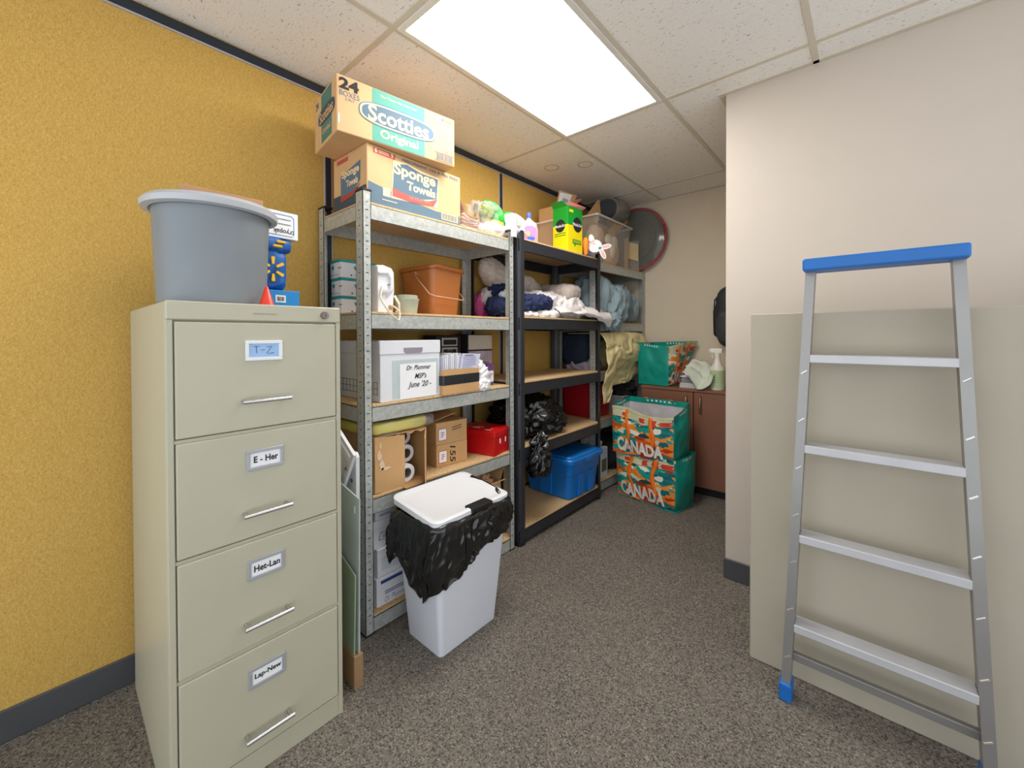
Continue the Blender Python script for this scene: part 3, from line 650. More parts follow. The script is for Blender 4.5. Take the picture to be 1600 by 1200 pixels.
# ================================================================== A: third shelf
def shelf3():
    z = .9485
    e = thing('file_box', 'white cardboard file box with handwritten note in a sleeve', 'box', (-1.742, 1.083, z))
    sx, sy, sz = .375, .318, .262; X = sx/2
    b = MB().box((-sx/2, -sy/2, 0), (sx/2, sy/2, sz), .003, 2); b.build('carton_body', WBOX, e)
    MB().box((-sx/2-.003, -sy/2-.003, sz-.058), (sx/2+.003, sy/2+.003, sz+.003), .003).build('lid', WBOX, e)
    o = MB(); c = [(X+.0036, -.045+.003*k, 0) for k in range(2)]
    o.slab([(X+.0034, -.046, sz-.030), (X+.0034, .058, sz-.030), (X+.0034, .056, sz-.049), (X+.0034, .045, sz-.056), (X+.0034, -.034, sz-.056), (X+.0034, -.044, sz-.049)], .0005); o.build('hand_hole', M('hole_grey', '#8f8a92', .8), e)
    MB().box((X+.0008, -.10, .012), (X+.0018, .15, .178)).build('plastic_sleeve', M('clear_sleeve', '#d5e3e4', .15, alpha=.6), e)
    nt = MB().box((X+.0022, -.100+.035, .004), (X+.0032, .135, .160), 0).build('note_paper', PAPER, e)
    for s, yy, zz, ww, hh in (('Dr. Plummer', .035, .142, .135, .020), ("MSP's", .045, .103, .066, .024), ("June '20 -", .04, .062, .13, .034)):
        text(e, s, (X+.0034, yy, zz), PY_, Vector((0, -.03, 1)), ww, hh, INK, 'handwriting', bold=.012, shear=.35)
    q = MB(); Y = -sy/2-.0012
    for k in range(9): q.box((-.17+.032*k, Y, .03), (-.1685+.032*k, Y+.001, .085))
    for zz in (.03, .057, .085): q.box((-.17, Y, zz), (.085, Y+.001, zz+.0015))
    for k in range(2): q.box((.135+.03*k, Y, .03), (.1365+.03*k, Y+.001, .085))
    for zz in (.03, .057, .085): q.box((.135, Y, zz), (.166, Y+.001, zz+.0015))
    q.build('printed_table', INK, e)
    # cut-down box of envelopes
    e = thing('paper_box', 'cut down brown box wrapped in black tape holding upright envelopes', 'box', (-1.595, 1.365, z), R(3))
    hx, hy = .062, .128
    m = MB()
    def ring(s, zz, j=0): return [(x*s, y*s, zz+(.006*math.sin(k*1.7) if j else 0)) for k, (x, y, _) in enumerate(rrect(0, 0, hx, hy, .012, 0))]
    m.loft([ring(1, 0), ring(1, .085), ring(1.01, .116, 1), ring(.97, .116, 1), ring(.97, .003)], True, True, True); m.build('box_body', CARD, e, smooth=True)
    m = MB(); m.loft([ring(1.012, .045), ring(1.018, .05), ring(1.018, .088), ring(1.012, .092)], True); m.build('black_tape', M('black_tape', '#26282c', .35), e, smooth=True)
    rnd = random.Random(7)
    LAV = M('lavender_paper', '#cfcfe2', .8)
    for k in range(17):
        y = -.115+.0125*k if k < 10 else None
        if y is not None:
            h = .185+rnd.uniform(-.01, .012)+.012*(k > 3)
            MB().box((-.052, y, .004), (.050, y+.006, h), .0006).build('envelope', PAPER if k % 3 else LAV, e)
    for k in range(6):
        a = .10+.05*k; y0 = .012+.011*k
        m = MB(); m.slab([(-.05, y0, .005), (.052, y0, .005), (.052, y0+a*.13, .19-.004*k), (-.05, y0+a*.13, .19-.004*k)], .004); m.build('envelope', PAPER if k % 2 else LAV, e)
    fp = MB(); fp.slab([(.056, -.02, .09), (.056, .105, .09), (.060, .135, .188), (.060, .0, .196)], .0012); pp = fp.build('printed_form', LAV, e)
    rt = Vector((0, 1, -.03)); lines(e, (.0595, .055, .15), rt, Vector((.03, .16, 1)), .10, .07, M('pale_violet_ink', '#a6a6c6', .8), 8, seed=5)
    lines(e, (.0605, .05, .185), rt, Vector((.03, .16, 1)), .06, .010, M('dark_violet_ink', '#5a5a7c', .8), 1)
    q = MB()
    for dy in (-.02, .0): q.tube([(.02, -.045+dy*.4-.01, .19), (.02, -.045+dy*.4-.01, .212), (.02, -.03+dy*.4, .215), (.02, -.03+dy*.4, .19)], .002, 6)
    q.build('binder_clip', BLACK, e)
    # white plastic bag
    cloth('plastic_bag', 'crumpled white plastic bag tucked beside the box of envelopes', 'bag', M('white_film', '#ece8ea', .35, var=.05), [dict(c=(-1.60, 1.545, z+.075), r=(.045, .042, .075), seed=31, amp=.018, f=14, e=2.2, zmin=z), dict(c=(-1.548, 1.535, z+.02), r=(.02, .04, .035), seed=33, amp=.012, f=18, e=2.2)], zb=z)
    # organiser + dark box behind
    e = thing('drawer_organizer', 'small black and white drawer organiser behind the envelopes', 'organizer', (-1.86, 1.515, z))
    MB().box((-.07, -.095, 0), (.055, .085, .287), .003).build('case', BLACK, e)
    for k in range(4):
        d = MB().box((.055, -.06, .225-.055*k), (.060, .055, .272-.055*k), .002).build('drawer', M('organizer_white', '#cbc5b8', .5), e)
        MB().box((.0602, -.05, .233-.055*k), (.062, .046, .262-.055*k), .001).build('drawer_window', BLACK, d)
    e = thing('box', 'dark box with a cream front panel at the back of the third shelf', 'box', (-1.84, 1.735, z))
    MB().box((-.06, -.095, .0), (.05, .115, .292), .003).build('carton_body', M('charcoal_card', '#2b2626', .6), e)
    MB().box((.050, -.090, .20), (.053, .110, .287), .001).build('cream_panel', M('ivory_card', '#d3c7b3', .6), e)
    MB().box((.050, -.090, .10), (.052, .110, .19), .001).build('photo_panel', M('plum_print', '#b9a8b4', .5, var=.4, scale=14), e)
    lines(e, (.053, .05, .115), PY_, UP, .07, .02, M('plum_ink', '#8c3c5c'), 2)
    e = thing('small_carton', 'small purple and white upright carton beside the white bag', 'box', (-1.655, 1.668, z))
    MB().box((-.025, -.027, 0), (.025, .027, .122), .0015).build('carton_body', PAPER, e); MB().box((-.0255, -.0275, .082), (.0255, .0275, .1225), .001).build('purple_top', M('purple_ink', '#6d4380', .6, var=.2, scale=30), e)
    MB().box((-.0255, -.0275, .0), (.0255, .0275, .020), .001).build('dark_base', M('dark_violet_ink', '#3a3550'), e); lines(e, (.025, 0, .055), PY_, UP, .036, .03, M('grey_ink', '#8c8c94'), 4)
shelf3()

# ================================================================== A: fourth shelf
def shelf4():
    z = .5675
    e = thing('open_carton', 'opened brown carton lying on its side full of paper rolls', 'box', (-1.556, .893, z))
    # walls of a carton whose mouth faces the room; local origin front left bottom, x into depth negative
    D, L, H, t = .33, .272, .238, .004
    MB().box((-D, 0, 0), (-.004, L, t)).build('carton_wall', CARD_IN, e); MB().box((-D, 0, H-t), (-.004, L, H)).build('carton_wall', CARD, e)
    MB().box((-D, 0, t), (-.004, t, H-t)).build('carton_wall', CARD, e); MB().box((-D, L-t, t), (-.004, L, H-t)).build('carton_wall', CARD_IN, e); MB().box((-D, 0, t), (-D+t, L, H-t)).build('carton_wall', CARD_IN, e)
    fl = MB().slab([(0, .002, .004), (.004, .146, -.004), (.004, .146, H-.010), (0, .002, H)], .004).build('flap', CARD, e)
    m = MB()
    rnd = random.Random(2)
    for k, (y, zz, wd, hh) in enumerate(((.022, .16, .022, .05), (.034, .12, .03, .05), (.05, .10, .05, .012), (.028, .20, .008, .03))):
        pts = [(.0056, y+wd*(.5*math.cos(a)*rnd.uniform(.6, 1.2)), zz+hh*(.5*math.sin(a)*rnd.uniform(.6, 1.2))) for a in [2*PI*i/9 for i in range(9)]]
        m.slab(pts, .0006)
    m.build('torn_patch', M('torn_paper', '#dcc0a0', .9), fl)
    MB().slab([(0, L-.004, .0), (.060, L-.052, -.012), (.062, L-.055, H-.03), (0, L-.004, H)], .004).build('flap', CARD, e)
    MB().slab([(0, .12, .004), (0, L-.01, .004), (.028, L-.04, -.004), (.03, .14, -.006)], .003).build('flap', CARD_IN, e)
    g = MB(); g.grid(lambda u, v: (.0+.012*v, .13+.13*u, H-.004+.006*math.sin(u*14)*v), 12, 2); g.build('torn_edge', CARD_IN, e, smooth='all', solid=.003)
    WR = M('roll_white', '#eceaea', .6); CO = M('roll_core', '#7b7470', .8)
    r0 = thing('paper_roll', 'white paper roll lowest in the open carton', 'paper roll', (-1.575, 1.068, z+.044), 0, 'paper rolls in the open carton')
    m = MB(); m.lathe([(.022, 0), (.040, 0), (.040, -.28), (.022, -.28), (.022, 0)], axis='X', seg=32); m.build('roll', WR, r0, smooth=True)
    m = MB(); m.lathe([(.0225, .001), (.019, .001), (.019, -.28), (.0225, -.28), (.0225, .001)], axis='X', seg=24); m.build('core', CO, r0, smooth=True)
    dup(r0, (-1.615, 1.092, z+.120), 0, 'white paper roll just above the lowest roll in the open carton')
    dup(r0, (-1.625, .965, z+.125), 0, 'white paper roll half hidden behind the flap, second row of carton')
    dup(r0, (-1.650, 1.098, z+.190), 0, 'white paper roll topmost in the open carton')
    # yellow wrapped sheet pack
    e = thing('yellow_pack', 'yellow padded pack in clear plastic lying on the open carton', 'package', (-1.70, 1.03, z+.2395))
    m = MB(); lump(m, (-.02, 0, .029), (.165, .165, .028), 41, .008, 8, 5, zmin=0, ridge=.6); m.build('yellow_pad', M('acid_yellow', '#cdbb14', .4, var=.15, scale=10), e, smooth='all')
    m = MB(); lump(m, (-.01, .02, .030), (.172, .19, .031), 42, .010, 12, 4, zmin=.0005, ridge=.8); m.build('clear_wrap', M('clear_film'), e, smooth='all')
    # stacked cartons
    c0 = thing('carton', 'brown carton lower of the two beside the open carton', 'box', (-1.755, 1.388, z), R(-6))
    carton(c0, .27, .19, .112, CARD, 'carton_body', .002)
    RB = M('red_border', '#b0403c', .7)
    panel(c0, (.135, -.058, .05), PY_, UP, .05, .062, RB, 'label_border'); panel(c0, (.135, -.058, .05), PY_, UP, .044, .056, PAPER, 'label', .0012); lines(c0, (.135, -.058, .05), PY_, UP, .02, .03, RB, 3, lift=.0018)
    text(c0, '155', (.135, .002, .055), -UP, PY_, .085, .034, INK, 'handwriting', bold=.01, shear=.15)
    c1 = dup(c0, (-1.757, 1.388, z+.1125), R(-6), 'brown carton upper of the two beside the open carton')
    for k in kids(c1):
        if k.name.startswith('handwriting'): bpy.data.objects.remove(k)
    MB().slab([(-.10, -.09, .113), (.10, -.09, .113), (.135, .02, .150), (-.08, .04, .16)], .003).build('open_flap', CARD, c1)
    lines(c1, (.135, .03, .075), Vector((0, 1, .15)), UP, .06, .025, M('brown_ink', '#6f5030', .8), 2)
    # red metal box
    e = thing('cash_box', 'red metal box with a hinged lid at the right end of the shelf', 'box', (-1.680, 1.665, z), R(12))
    hx, hy, h = .125, .088, .142
    MB().box((-hx, -hy, 0), (hx, hy, h-.042), .003, 2).build('box_body', RED, e)
    m = MB(); m.box((-hx-.003, -hy-.003, h-.045), (hx+.003, hy+.003, h-.006), .006, 3); m.box((-hx+.012, -hy+.012, h-.008), (hx-.012, hy-.012, h), .004, 2); m.build('lid', RED, e)
    m = MB(); m.lathe([(0, .006), (.03, .006), (.036, 0)], (hx-.05, -.02, h-.002), 20, sx=.7, sy=1.2); m.build('lid_emboss', RED, e, smooth=True)
    for y in (-.028, .03): MB().box((hx, y-.005, .060), (hx+.0015, y+.005, .088), .0005).build('white_sticker', PAPER, e)
    for x, y in ((-.05, -.055), (-.02, -.04), (.06, -.085), (-.03, -.065)): MB().box((x, y, h), (x+.04, y+.006, h+.0008)).build('paint_scuff', M('pale_scuff', '#dfd2d2', .6), e)
shelf4()

# ================================================================== A: bottom shelf
def shelf5():
    z = .0755
    e0 = thing('paper_carton', 'white paper carton with handwriting, bottom of the white stack', 'box', (-1.715, 1.02, z), 0, 'white cartons on the bottom shelf')
    sx, sy, sz = .30, .225, .120
    BLU = M('navy_print', '#28407e', .6); RDP = M('red_print', '#b02a30', .6)
    MB().box((-sx/2, -sy/2, 0), (sx/2, sy/2, sz), .002).build('carton_body', WBOX, e0)
    MB().box((-sx/2-.002, -sy/2-.002, sz-.038), (sx/2+.002, sy/2+.002, sz+.001), .002).build('lid', WBOX, e0)
    lb = lambda e: (lambda e: e)(e)
    a = dup(e0, (-1.722, 1.025, z+.1225), R(1), 'plain white carton second from the bottom of the white stack')
    b = dup(e0, (-1.728, 1.018, z+.245), R(-1), 'white carton with blue sticker third in the white stack')
    c = dup(e0, (-1.732, 1.02, z+.367), R(1.5), 'white carton with red print topmost of the white stack')
    for s in (c,):
        for k in kids(s): k.scale = (1, 1, .40)
    for s in (a, b): pass
    X = sx/2
    panel(e0, (X+.002, -.03, .103), PY_, UP, .13, .014, BLU, 'blue_print', .0006); text(e0, 'Dr. Plummer', (X, -.02, .022), PY_, UP, .11, .022, BLU, 'handwriting', -.012, .3); lines(e0, (X, -.025, .052), PY_, UP, .10, .018, BLU, 2, 'handwritten_line')
    panel(a, (X, -.04, .06), PY_, UP, .11, .07, M('pale_grey_print', '#c9ccd8', .7), 'grey_panel')
    panel(b, (X, -.045, .05), PY_, Vector((0, .25, 1)), .08, .034, BLU, 'sticker_border'); panel(b, (X, -.045, .05), PY_, Vector((0, .25, 1)), .074, .028, PAPER, 'sticker', .0012); lines(b, (X, -.045, .05), PY_, UP, .06, .02, BLU, 3, lift=.002)
    panel(c, (X+.002, -.06, .040), PY_, UP, .085, .010, RDP, 'red_print', .0006); lines(c, (X, -.06, .018), PY_, UP, .07, .012, BLU, 2)
    # tall open carton with crumpled paper
    e = thing('open_carton', 'tall open brown carton with packing paper behind the trash bin', 'box', (-1.70, 1.585, z))
    hx, hy, H = .125, .105, .335; t = .004
    for a_, b_ in (((-hx, -hy, 0), (hx, hy, t)), ((-hx, -hy, t), (-hx+t, hy, H)), ((hx-t, -hy, t), (hx, hy, H)), ((-hx+t, -hy, t), (hx-t, -hy+t, H)), ((-hx+t, hy-t, t), (hx-t, hy, H))):
        MB().box(a_, b_).build('carton_wall', CARD, e)
    MB().slab([(hx, -hy, H), (hx, hy, H), (hx+.028, hy+.01, H+.010), (hx+.028, -hy-.01, H+.01)], .003).build('flap', CARD, e)
    MB().slab([(-hx, hy, H), (hx, hy, H), (hx, hy+.03, H+.07), (-hx, hy+.03, H+.07)], .003).build('flap', CARD, e)
    MB().slab([(-hx, -hy, H), (-hx, hy, H), (-hx+.02, hy, H+.085), (-hx+.02, -hy, H+.085)], .003).build('flap', CARD, e)
    m = MB(); lump(m, (.02, .02, H-.02), (.085, .07, .075), 51, .03, 12, 2.2, ridge=1.3); m.build('packing_paper', M('kraft_paper', '#c89a72', .85), e, smooth='all')
    GP = M('green_print', '#5c9a4a', .7)
    panel(e, (hx, .06, .045), PY_, UP, .05, .038, GP, 'green_print', .0006, [(-.5, -.5), (.4, -.5), (.5, .1), (.1, .5), (-.3, .2)]); q = MB(); q.tube([(hx+.001, .06+.02*math.cos(a2), .115+.035*math.sin(a2)) for a2 in [2*PI*i/16 for i in range(16)]], .001, 4, True); q.build('printed_outline', M('brown_ink', '#8a6a40'), e)
    e = tag(MB().box((-.13, -.13, 0), (.13, .13, .012), .002).build('cardboard_sheet', M('pale_card', '#dcc39c', .8)), 'pale folded cardboard laid over the tall open carton', 'cardboard'); e.location = (-1.72, 1.50, .4965-.004)
shelf5()

# ================================================================== TRASH BIN
def trash_bin():
    cx, cy = -1.33, 1.125
    e = thing('trash_bin', 'white trash bin with black liner and white lid on the carpet', 'trash bin', (cx, cy, 0))
    H = .515
    W = M('bin_white', '#d6d8e0', .32, var=.015)
    m = MB(); A = []
    for k in range(9):
        f = k/8; A.append(rrect(-.008*f, .012*f, .107+.041*f, .152+.050*f, .018+.014*f, .002+H*f*.985))
    B = [rrect(-.008, .012, .143, .197, .033, H-.008), rrect(0, 0, .100, .145, .033, .012)]
    m.loft([rrect(0, 0, .104, .149, .016, 0)]+A+B, True, True, True); m.build('bin_body', W, e, smooth=True)
    # liner
    m = MB(); loops = []
    raw = [Vector(q) for q in rrect(-.008, .012, .149, .203, .045, 0, 24)]; N = 240; base = []
    per = [0]
    for a_, b_ in zip(raw, raw[1:]+raw[:1]): per.append(per[-1]+(b_-a_).length)
    j = 0
    for k in range(N):
        t_ = per[-1]*k/N
        while per[j+1] < t_: j += 1
        base.append(tuple(raw[j].lerp(raw[(j+1) % len(raw)], (t_-per[j])/max(1e-9, per[j+1]-per[j]))))
    def drop(k):
        x, y, _ = base[k]; a = math.atan2(y-.012, x+.008)
        u = math.degrees(a) % 360
        def g(c, w_): d = min(abs(u-c), 360-abs(u-c)); return math.exp(-(d/w_)**2)
        d = .135+.195*g(277, 30)+.05*g(318, 16)+.05*g(340, 25)+.02*g(20, 30)-.02*g(60, 20)+.10*g(226, 10)-.02*g(246,8)+.03*g(120, 30)
        return d
    def nz(k, v, s): 
        a = 2*PI*k/N; return noise.noise(Vector((math.cos(a)*4.2, math.sin(a)*4.2, v*2.2+s)))
    def ridge(k, v, s):
        a = 2*PI*k/N; p = Vector((math.cos(a)*6.5+v*1.6, math.sin(a)*6.5-v*1.2, v*1.6+s)); p += Vector((noise.noise(p*.6), noise.noise(p*.6+Vector((3, 1, 7))), 0))*1.3
        return .3-abs(noise.noise(p))
    prof = [(-.018, -.05), (-.014, -.015), (-.006, .004), (.002, .010), (.008, .004)]
    for dx, dz in prof:
        l = []
        for k in range(N):
            x, y, _ = base[k]; n_ = Vector((x+.008, y-.012, 0)).normalized()
            g_ = .004*nz(k, dx*40, 1); l.append((x+n_.x*(dx+g_), y+n_.y*(dx+g_), H+dz+.010*nz(k, 0, 4)))
        loops.append(l)
    V = 40
    for j in range(1, V+1):
        v = j/V; l = []
        for k in range(N):
            x, y, _ = base[k]; n_ = Vector((x+.008, y-.012, 0)).normalized(); d = drop(k)+.008*nz(k, 3, 9)
            z = H+.004-d*v; taper = -.048*(H-z)/H
            flare = .055*v*math.exp(-((((math.degrees(math.atan2(y-.012, x+.008))) % 360)-222)/16)**2)
            o = .010+taper+.012*math.sin(v*PI)*1.2+.030*(ridge(k, v, 2))*min(1, v*2.5)+.008*ridge(k, v*2, 7)+flare+.006
            o = max(o, taper+.004)
            l.append((x+n_.x*o, y+n_.y*o, z+.004*nz(k, v*3, 5)))
        loops.append(l)
    m.loft(loops, True); m.build('liner', LINER, e, smooth='all', solid=.0012)
    # lid
    WL = M('lid_white', '#dfe0e4', .3, var=.01)
    lid = thing_part = MB(); zt = H+.014
    def ll(s, zz, ins=0): return [(x-.004, y, zz+.030*max(0, (-x)/.15)**1) for x, y, _ in rrect(-.008, .012, .152-ins, .207-ins, .036, 0, 8)]
    lid.loft([ll(0, zt-.012, .006), ll(0, zt-.012, 0), ll(0, zt+.008, 0), ll(0, zt+.013, .006), ll(0, zt+.013, .020), ll(0, zt+.008, .030)], True, True, True)
    lo = lid.build('lid', WL, e, smooth=True)
    MB().box((.100, -.02, zt-.006), (.150, .095, zt+.016), .003).build('latch_recess', BLACK, lo)
    m = MB(); m.tube([(-.10, .204, zt+.026), (-.03, .212, zt+.016), (.06, .208, zt+.006), (.12, .175, zt)], .012, 8); m.build('liner_fold', LINER, lo, smooth='all')
trash_bin()

# ================================================================== leaning boards
def leaning():
    e = thing('whiteboard_panel', 'white panel with bolt holes leaning between cabinet and shelf', 'panel', (-1.60, .775, 0))
    WP = M('panel_white', '#d8dadd', .4)
    MB().slab([(-.28, 0, .02), (.140, .0, .02), (.146, .0, .775), (.133, 0, .79), (-.28, 0, .79)], .014).build('board', WP, e)
    MB().box((.09, -.018, 0), (.140, .004, .03), .003).build('foot', BLACK, e)
    for zz in (.74, .68): 
        m = MB(); m.lathe([(0, -.017), (.007, -.016), (.009, -.013)], (.112, .0, zz), 14, 'Y'); m.build('bolt', M('dull_nickel', '#8d8078'), e, smooth=True)
    for zz in (.17, .47): MB().box((.142, -.014, zz), (.153, -.004, zz+.022), .002).build('clip', M('cream_clip', '#ded8c4'), e)
    e = thing('picture_frame', 'white frame corner leaning at an angle above the glass sheets', 'frame', (-1.525, .745, .41))
    P = lambda a, b: (a*math.cos(-.55)-b*math.sin(-.55), 0, .43+a*math.sin(-.55)+b*math.cos(-.55))
    for q in ([P(-.25, 0), P(.115, 0), P(.115, .018), P(-.25, .018)], [P(.097, -.40), P(.115, -.40), P(.115, 0), P(.097, 0)], [P(-.25, -.035), P(.097, -.035), P(.097, -.012), P(-.25, -.012)]):
        MB().slab(q, .012).build('frame_bar', WP, e)
    MB().slab([P(-.25, -.40), P(.09, -.40), P(.09, -.02), P(-.25, -.02)], .004).build('backing', WP, e)
    for a, b in ((.10, -.06), (.10, -.14)):
        m = MB(); m.lathe([(0, -.018), (.006, -.017), (.007, -.012)], P(a, b), 12, 'Y'); m.build('bolt', M('dull_nickel'), e, smooth=True)
    for xs, yy, ztop, lab, col, zb in ((.268, .712, .665, 'large frosted glass sheet standing behind the filing cabinet', '#b9c6c0', .0), (.262, .698, .50, 'shorter green tinted glass sheet in front of the frosted one', '#a3b495', .0)):
        e = thing('glass_sheet', lab, 'glass', (-1.60, yy, .118))
        MB().slab([(-.28, 0, 0), (xs-.012, 0, 0), (xs, 0, ztop-.118-(.0 if yy > .7 else .10)), (-.28, 0, ztop-.118+.10)], .005).build('pane', M('frosted_glass' if yy > .7 else 'green_glass', col, .25, alpha=.82, var=.03), e)
        if yy > .7: MB().box((.235, -.0065, .49), (.242, -.0055, .515), .0004).build('white_sticker', PAPER, e)
    e = thing('wood_board', 'brown board end standing on the carpet under the glass sheets', 'board', (-1.60, .688, 0))
    MB().box((-.28, 0, 0), (.262, .034, .117), .002).build('board', M('brown_board', '#9a7a56', .6, var=.1, scale=5, stretch=(1, 1, 12)), e)
leaning()

# ================================================================== B contents
def b_clothes():
    z = 1.3455
    CW = M('white_linen', '#dcd5d4', .9, var=.04, bump=.1); CG = M('grey_beige_linen', '#b5a99f', .9, var=.05, bump=.1); RB = M('ribbed_cream', '#cbbdb2', .9, var=.14, scale=1.2, stretch=(14, 14, 60))
    NV = M('navy_cloth', '#1f2b52', .85, var=.2, bump=.1); PK = M('pink_cloth', '#d0559a', .85, var=.1); LT = M('pale_blue_cloth', '#c9d0e0', .9)
    D = dict
    cloth('pillow', 'ribbed cream pillow propped against the yellow wall on black shelf', 'pillow', RB, [D(c=(-1.845, 1.99, z+.245), r=(.075, .21, .085), seed=61, amp=.016, f=7, e=2.4, tilt=-.55)], zb=z)
    cloth('pillow', 'pale pillow wedged under the ribbed cream one', 'pillow', CW, [D(c=(-1.86, 1.91, z+.13), r=(.06, .085, .065), seed=62, amp=.014, f=9, e=2.4)], zb=z)
    cloth('rolled_cloth', 'bright pink rolled cloth at the left end of the clothes', 'cloth', PK, [D(c=(-1.885, 1.865, z+.085), r=(.045, .062, .09), seed=63, amp=.014, f=11, e=2.5, zmin=z)], zb=z)
    cloth('garment', 'crumpled navy blue garment at the front left of the black shelf', 'clothes', NV, [D(c=(-1.70, 1.915, z+.06), r=(.12, .11, .06), seed=64, amp=.034, f=11, e=2.3, zmin=z, ridge=1.4), D(c=(-1.78, 1.95, z+.15), r=(.08, .085, .055), seed=65, amp=.03, f=12, e=2.3, ridge=1.4), D(c=(-1.62, 2.045, z+.09), r=(.085, .13, .045), seed=66, amp=.024, f=12, e=2.3, ridge=1.3)], zb=z)
    cloth('garment', 'small pale blue shirt lying across the navy garment', 'clothes', LT, [D(c=(-1.685, 1.90, z+.135), r=(.05, .055, .026), seed=67, amp=.02, f=14, e=2.2, ridge=1.4)], zb=z+.1)
    cloth('garment', 'white cotton scraps spread along the shelf edge under the navy garment', 'clothes', M('cotton_white', '#e4dfdc', .9), [D(c=(-1.66, 1.96, z+.014), r=(.125, .12, .02), seed=68, amp=.016, f=13, e=2.4, zmin=z, ridge=1.2), D(c=(-1.60, 2.14, z+.02), r=(.07, .11, .024), seed=69, amp=.016, f=13, e=2.4, zmin=z)], zb=z)
    cloth('linen', 'white bed linen heaped in the middle of the black shelf', 'linen', CW, [D(c=(-1.73, 2.24, z+.085), r=(.16, .19, .09), seed=70, amp=.034, f=8, e=2.6, zmin=z, ridge=1.2), D(c=(-1.70, 2.46, z+.075), r=(.16, .17, .08), seed=71, amp=.032, f=8, e=2.6, zmin=z, ridge=1.2)], zb=z)
    cloth('linen', 'grey beige folded blanket on top of the white linen', 'blanket', CG, [D(c=(-1.68, 2.47, z+.19), r=(.12, .125, .058), seed=72, amp=.016, f=7, e=2.8, ridge=.9)], zb=z+.13)
    cloth('pillow', 'cream pillow leaning at the back right of the black shelf', 'pillow', RB, [D(c=(-1.875, 2.36, z+.22), r=(.045, .15, .07), seed=73, amp=.012, f=7, e=2.5, tilt=-.5)], zb=z)
    cloth('pillow', 'small beige folded towel behind the grey blanket', 'towel', CG, [D(c=(-1.855, 2.53, z+.22), r=(.05, .085, .05), seed=74, amp=.01, f=9, e=3.2)], zb=z+.15)
    # hanging corner sheet
    m = MB()
    def fn(u, v):
        y = 2.20+.66*u; d = .008+.085*max(0, (u-.35)/.65)**1.4
        if v < .6: x = -1.66+.17*v/.6; zz = z+.03+.06*(1-abs(u-.5))*(1-v/.6)+.025
        else: x = -1.488+.012*math.sin((v-.6)/.4*PI); zz = z+.040-d*(v-.6)/.4*1.0
        nn = noise.noise(Vector((y*9, v*3, 1)))*.024+noise.noise(Vector((y*20, v*6, 4)))*.010
        return (x+nn*.6-(.03 if u < .3 else 0), y-.06*v*(u-.5), max(zz+nn, z+.006) if v < .62 else zz+nn*.6)
    m.grid(fn, 70, 30); o = m.build('sheet', CW, None, smooth='all', solid=.008); tag(o, 'white sheet hanging over the right front edge of the black shelf', 'linen')
    # garbage bags on shelf 4
    z4 = .5785
    GB = M('garbage_film', '#0c0c0e', .25, var=.2, spec=.7)
    cloth('garbage_bag', 'large full black garbage bag on the black shelf', 'bag', GB, [D(c=(-1.72, 2.065, z4+.12), r=(.17, .19, .13), seed=81, amp=.05, f=9, e=2.4, zmin=z4, ridge=1.5), D(c=(-1.66, 2.20, z4+.08), r=(.12, .12, .085), seed=82, amp=.045, f=10, e=2.3, zmin=z4, ridge=1.5), D(c=(-1.78, 2.35, z4+.07), r=(.06, .11, .075), seed=83, amp=.04, f=11, e=2.3, zmin=z4, ridge=1.5)], zb=z4)
    cloth('garbage_bag', 'twisted black bag end hanging over the black shelf front', 'bag', GB, [D(c=(-1.49, 1.95, z4-.055), r=(.03, .068, .125), seed=85, amp=.035, f=15, e=2.1, ridge=1.6, ani=(1, 1, .6)), D(c=(-1.485, 1.985, z4-.15), r=(.022, .034, .05), seed=86, amp=.02, f=16, e=2.0, ridge=1.5)], zb=z4-.2)
b_clothes()
def tote():
    z = .1005
    e = thing('storage_tote', 'bright blue plastic storage tote with lid on the bottom shelf', 'tote', (-1.715, 2.51, z), R(-1))
    B = M('tote_blue', '#0e6fc2', .35, var=.03); hx, hy, H = .215, .20, .27
    m = MB()
    def body(z_):
        f = z_/H; return rrect(0, 0, hx*(.88+.12*f), hy*(.88+.12*f), .04, z_, 8)
    m.loft([rrect(0, 0, hx*.84, hy*.84, .035, 0, 8), body(.008), body(.17), [(x*1.025, y*1.025, zz) for x, y, zz in body(.176)], [(x*1.025, y*1.025, zz) for x, y, zz in body(H)]], True, True, True); m.build('tub', B, e, smooth=True)
    for y in (-.06, .07):
        m = MB(); m.box((hx*.885, y-.032, .015), (hx*.98, y+.032, .17), .006, 2); m.build('side_panel', B, e)
    m = MB(); m.box((-.06, -hy*.98, .015), (.05, -hy*.9, .17), .006, 2); m.build('side_panel', B, e)
    m = MB(); L = lambda s, zz: rrect(0, 0, hx*s, hy*s, .05, zz, 8)
    m.loft([L(1.0, H-.012), L(1.10, H-.012), L(1.11, H+.012), L(1.08, H+.020), L(.95, H+.020), L(.92, H+.028), L(.2, H+.028)], True, True, True)
    m.box((hx*1.0, -.045, H-.02), (hx*1.13, .045, H+.014), .005, 2); m.build('lid', B, e, smooth=True)
tote()
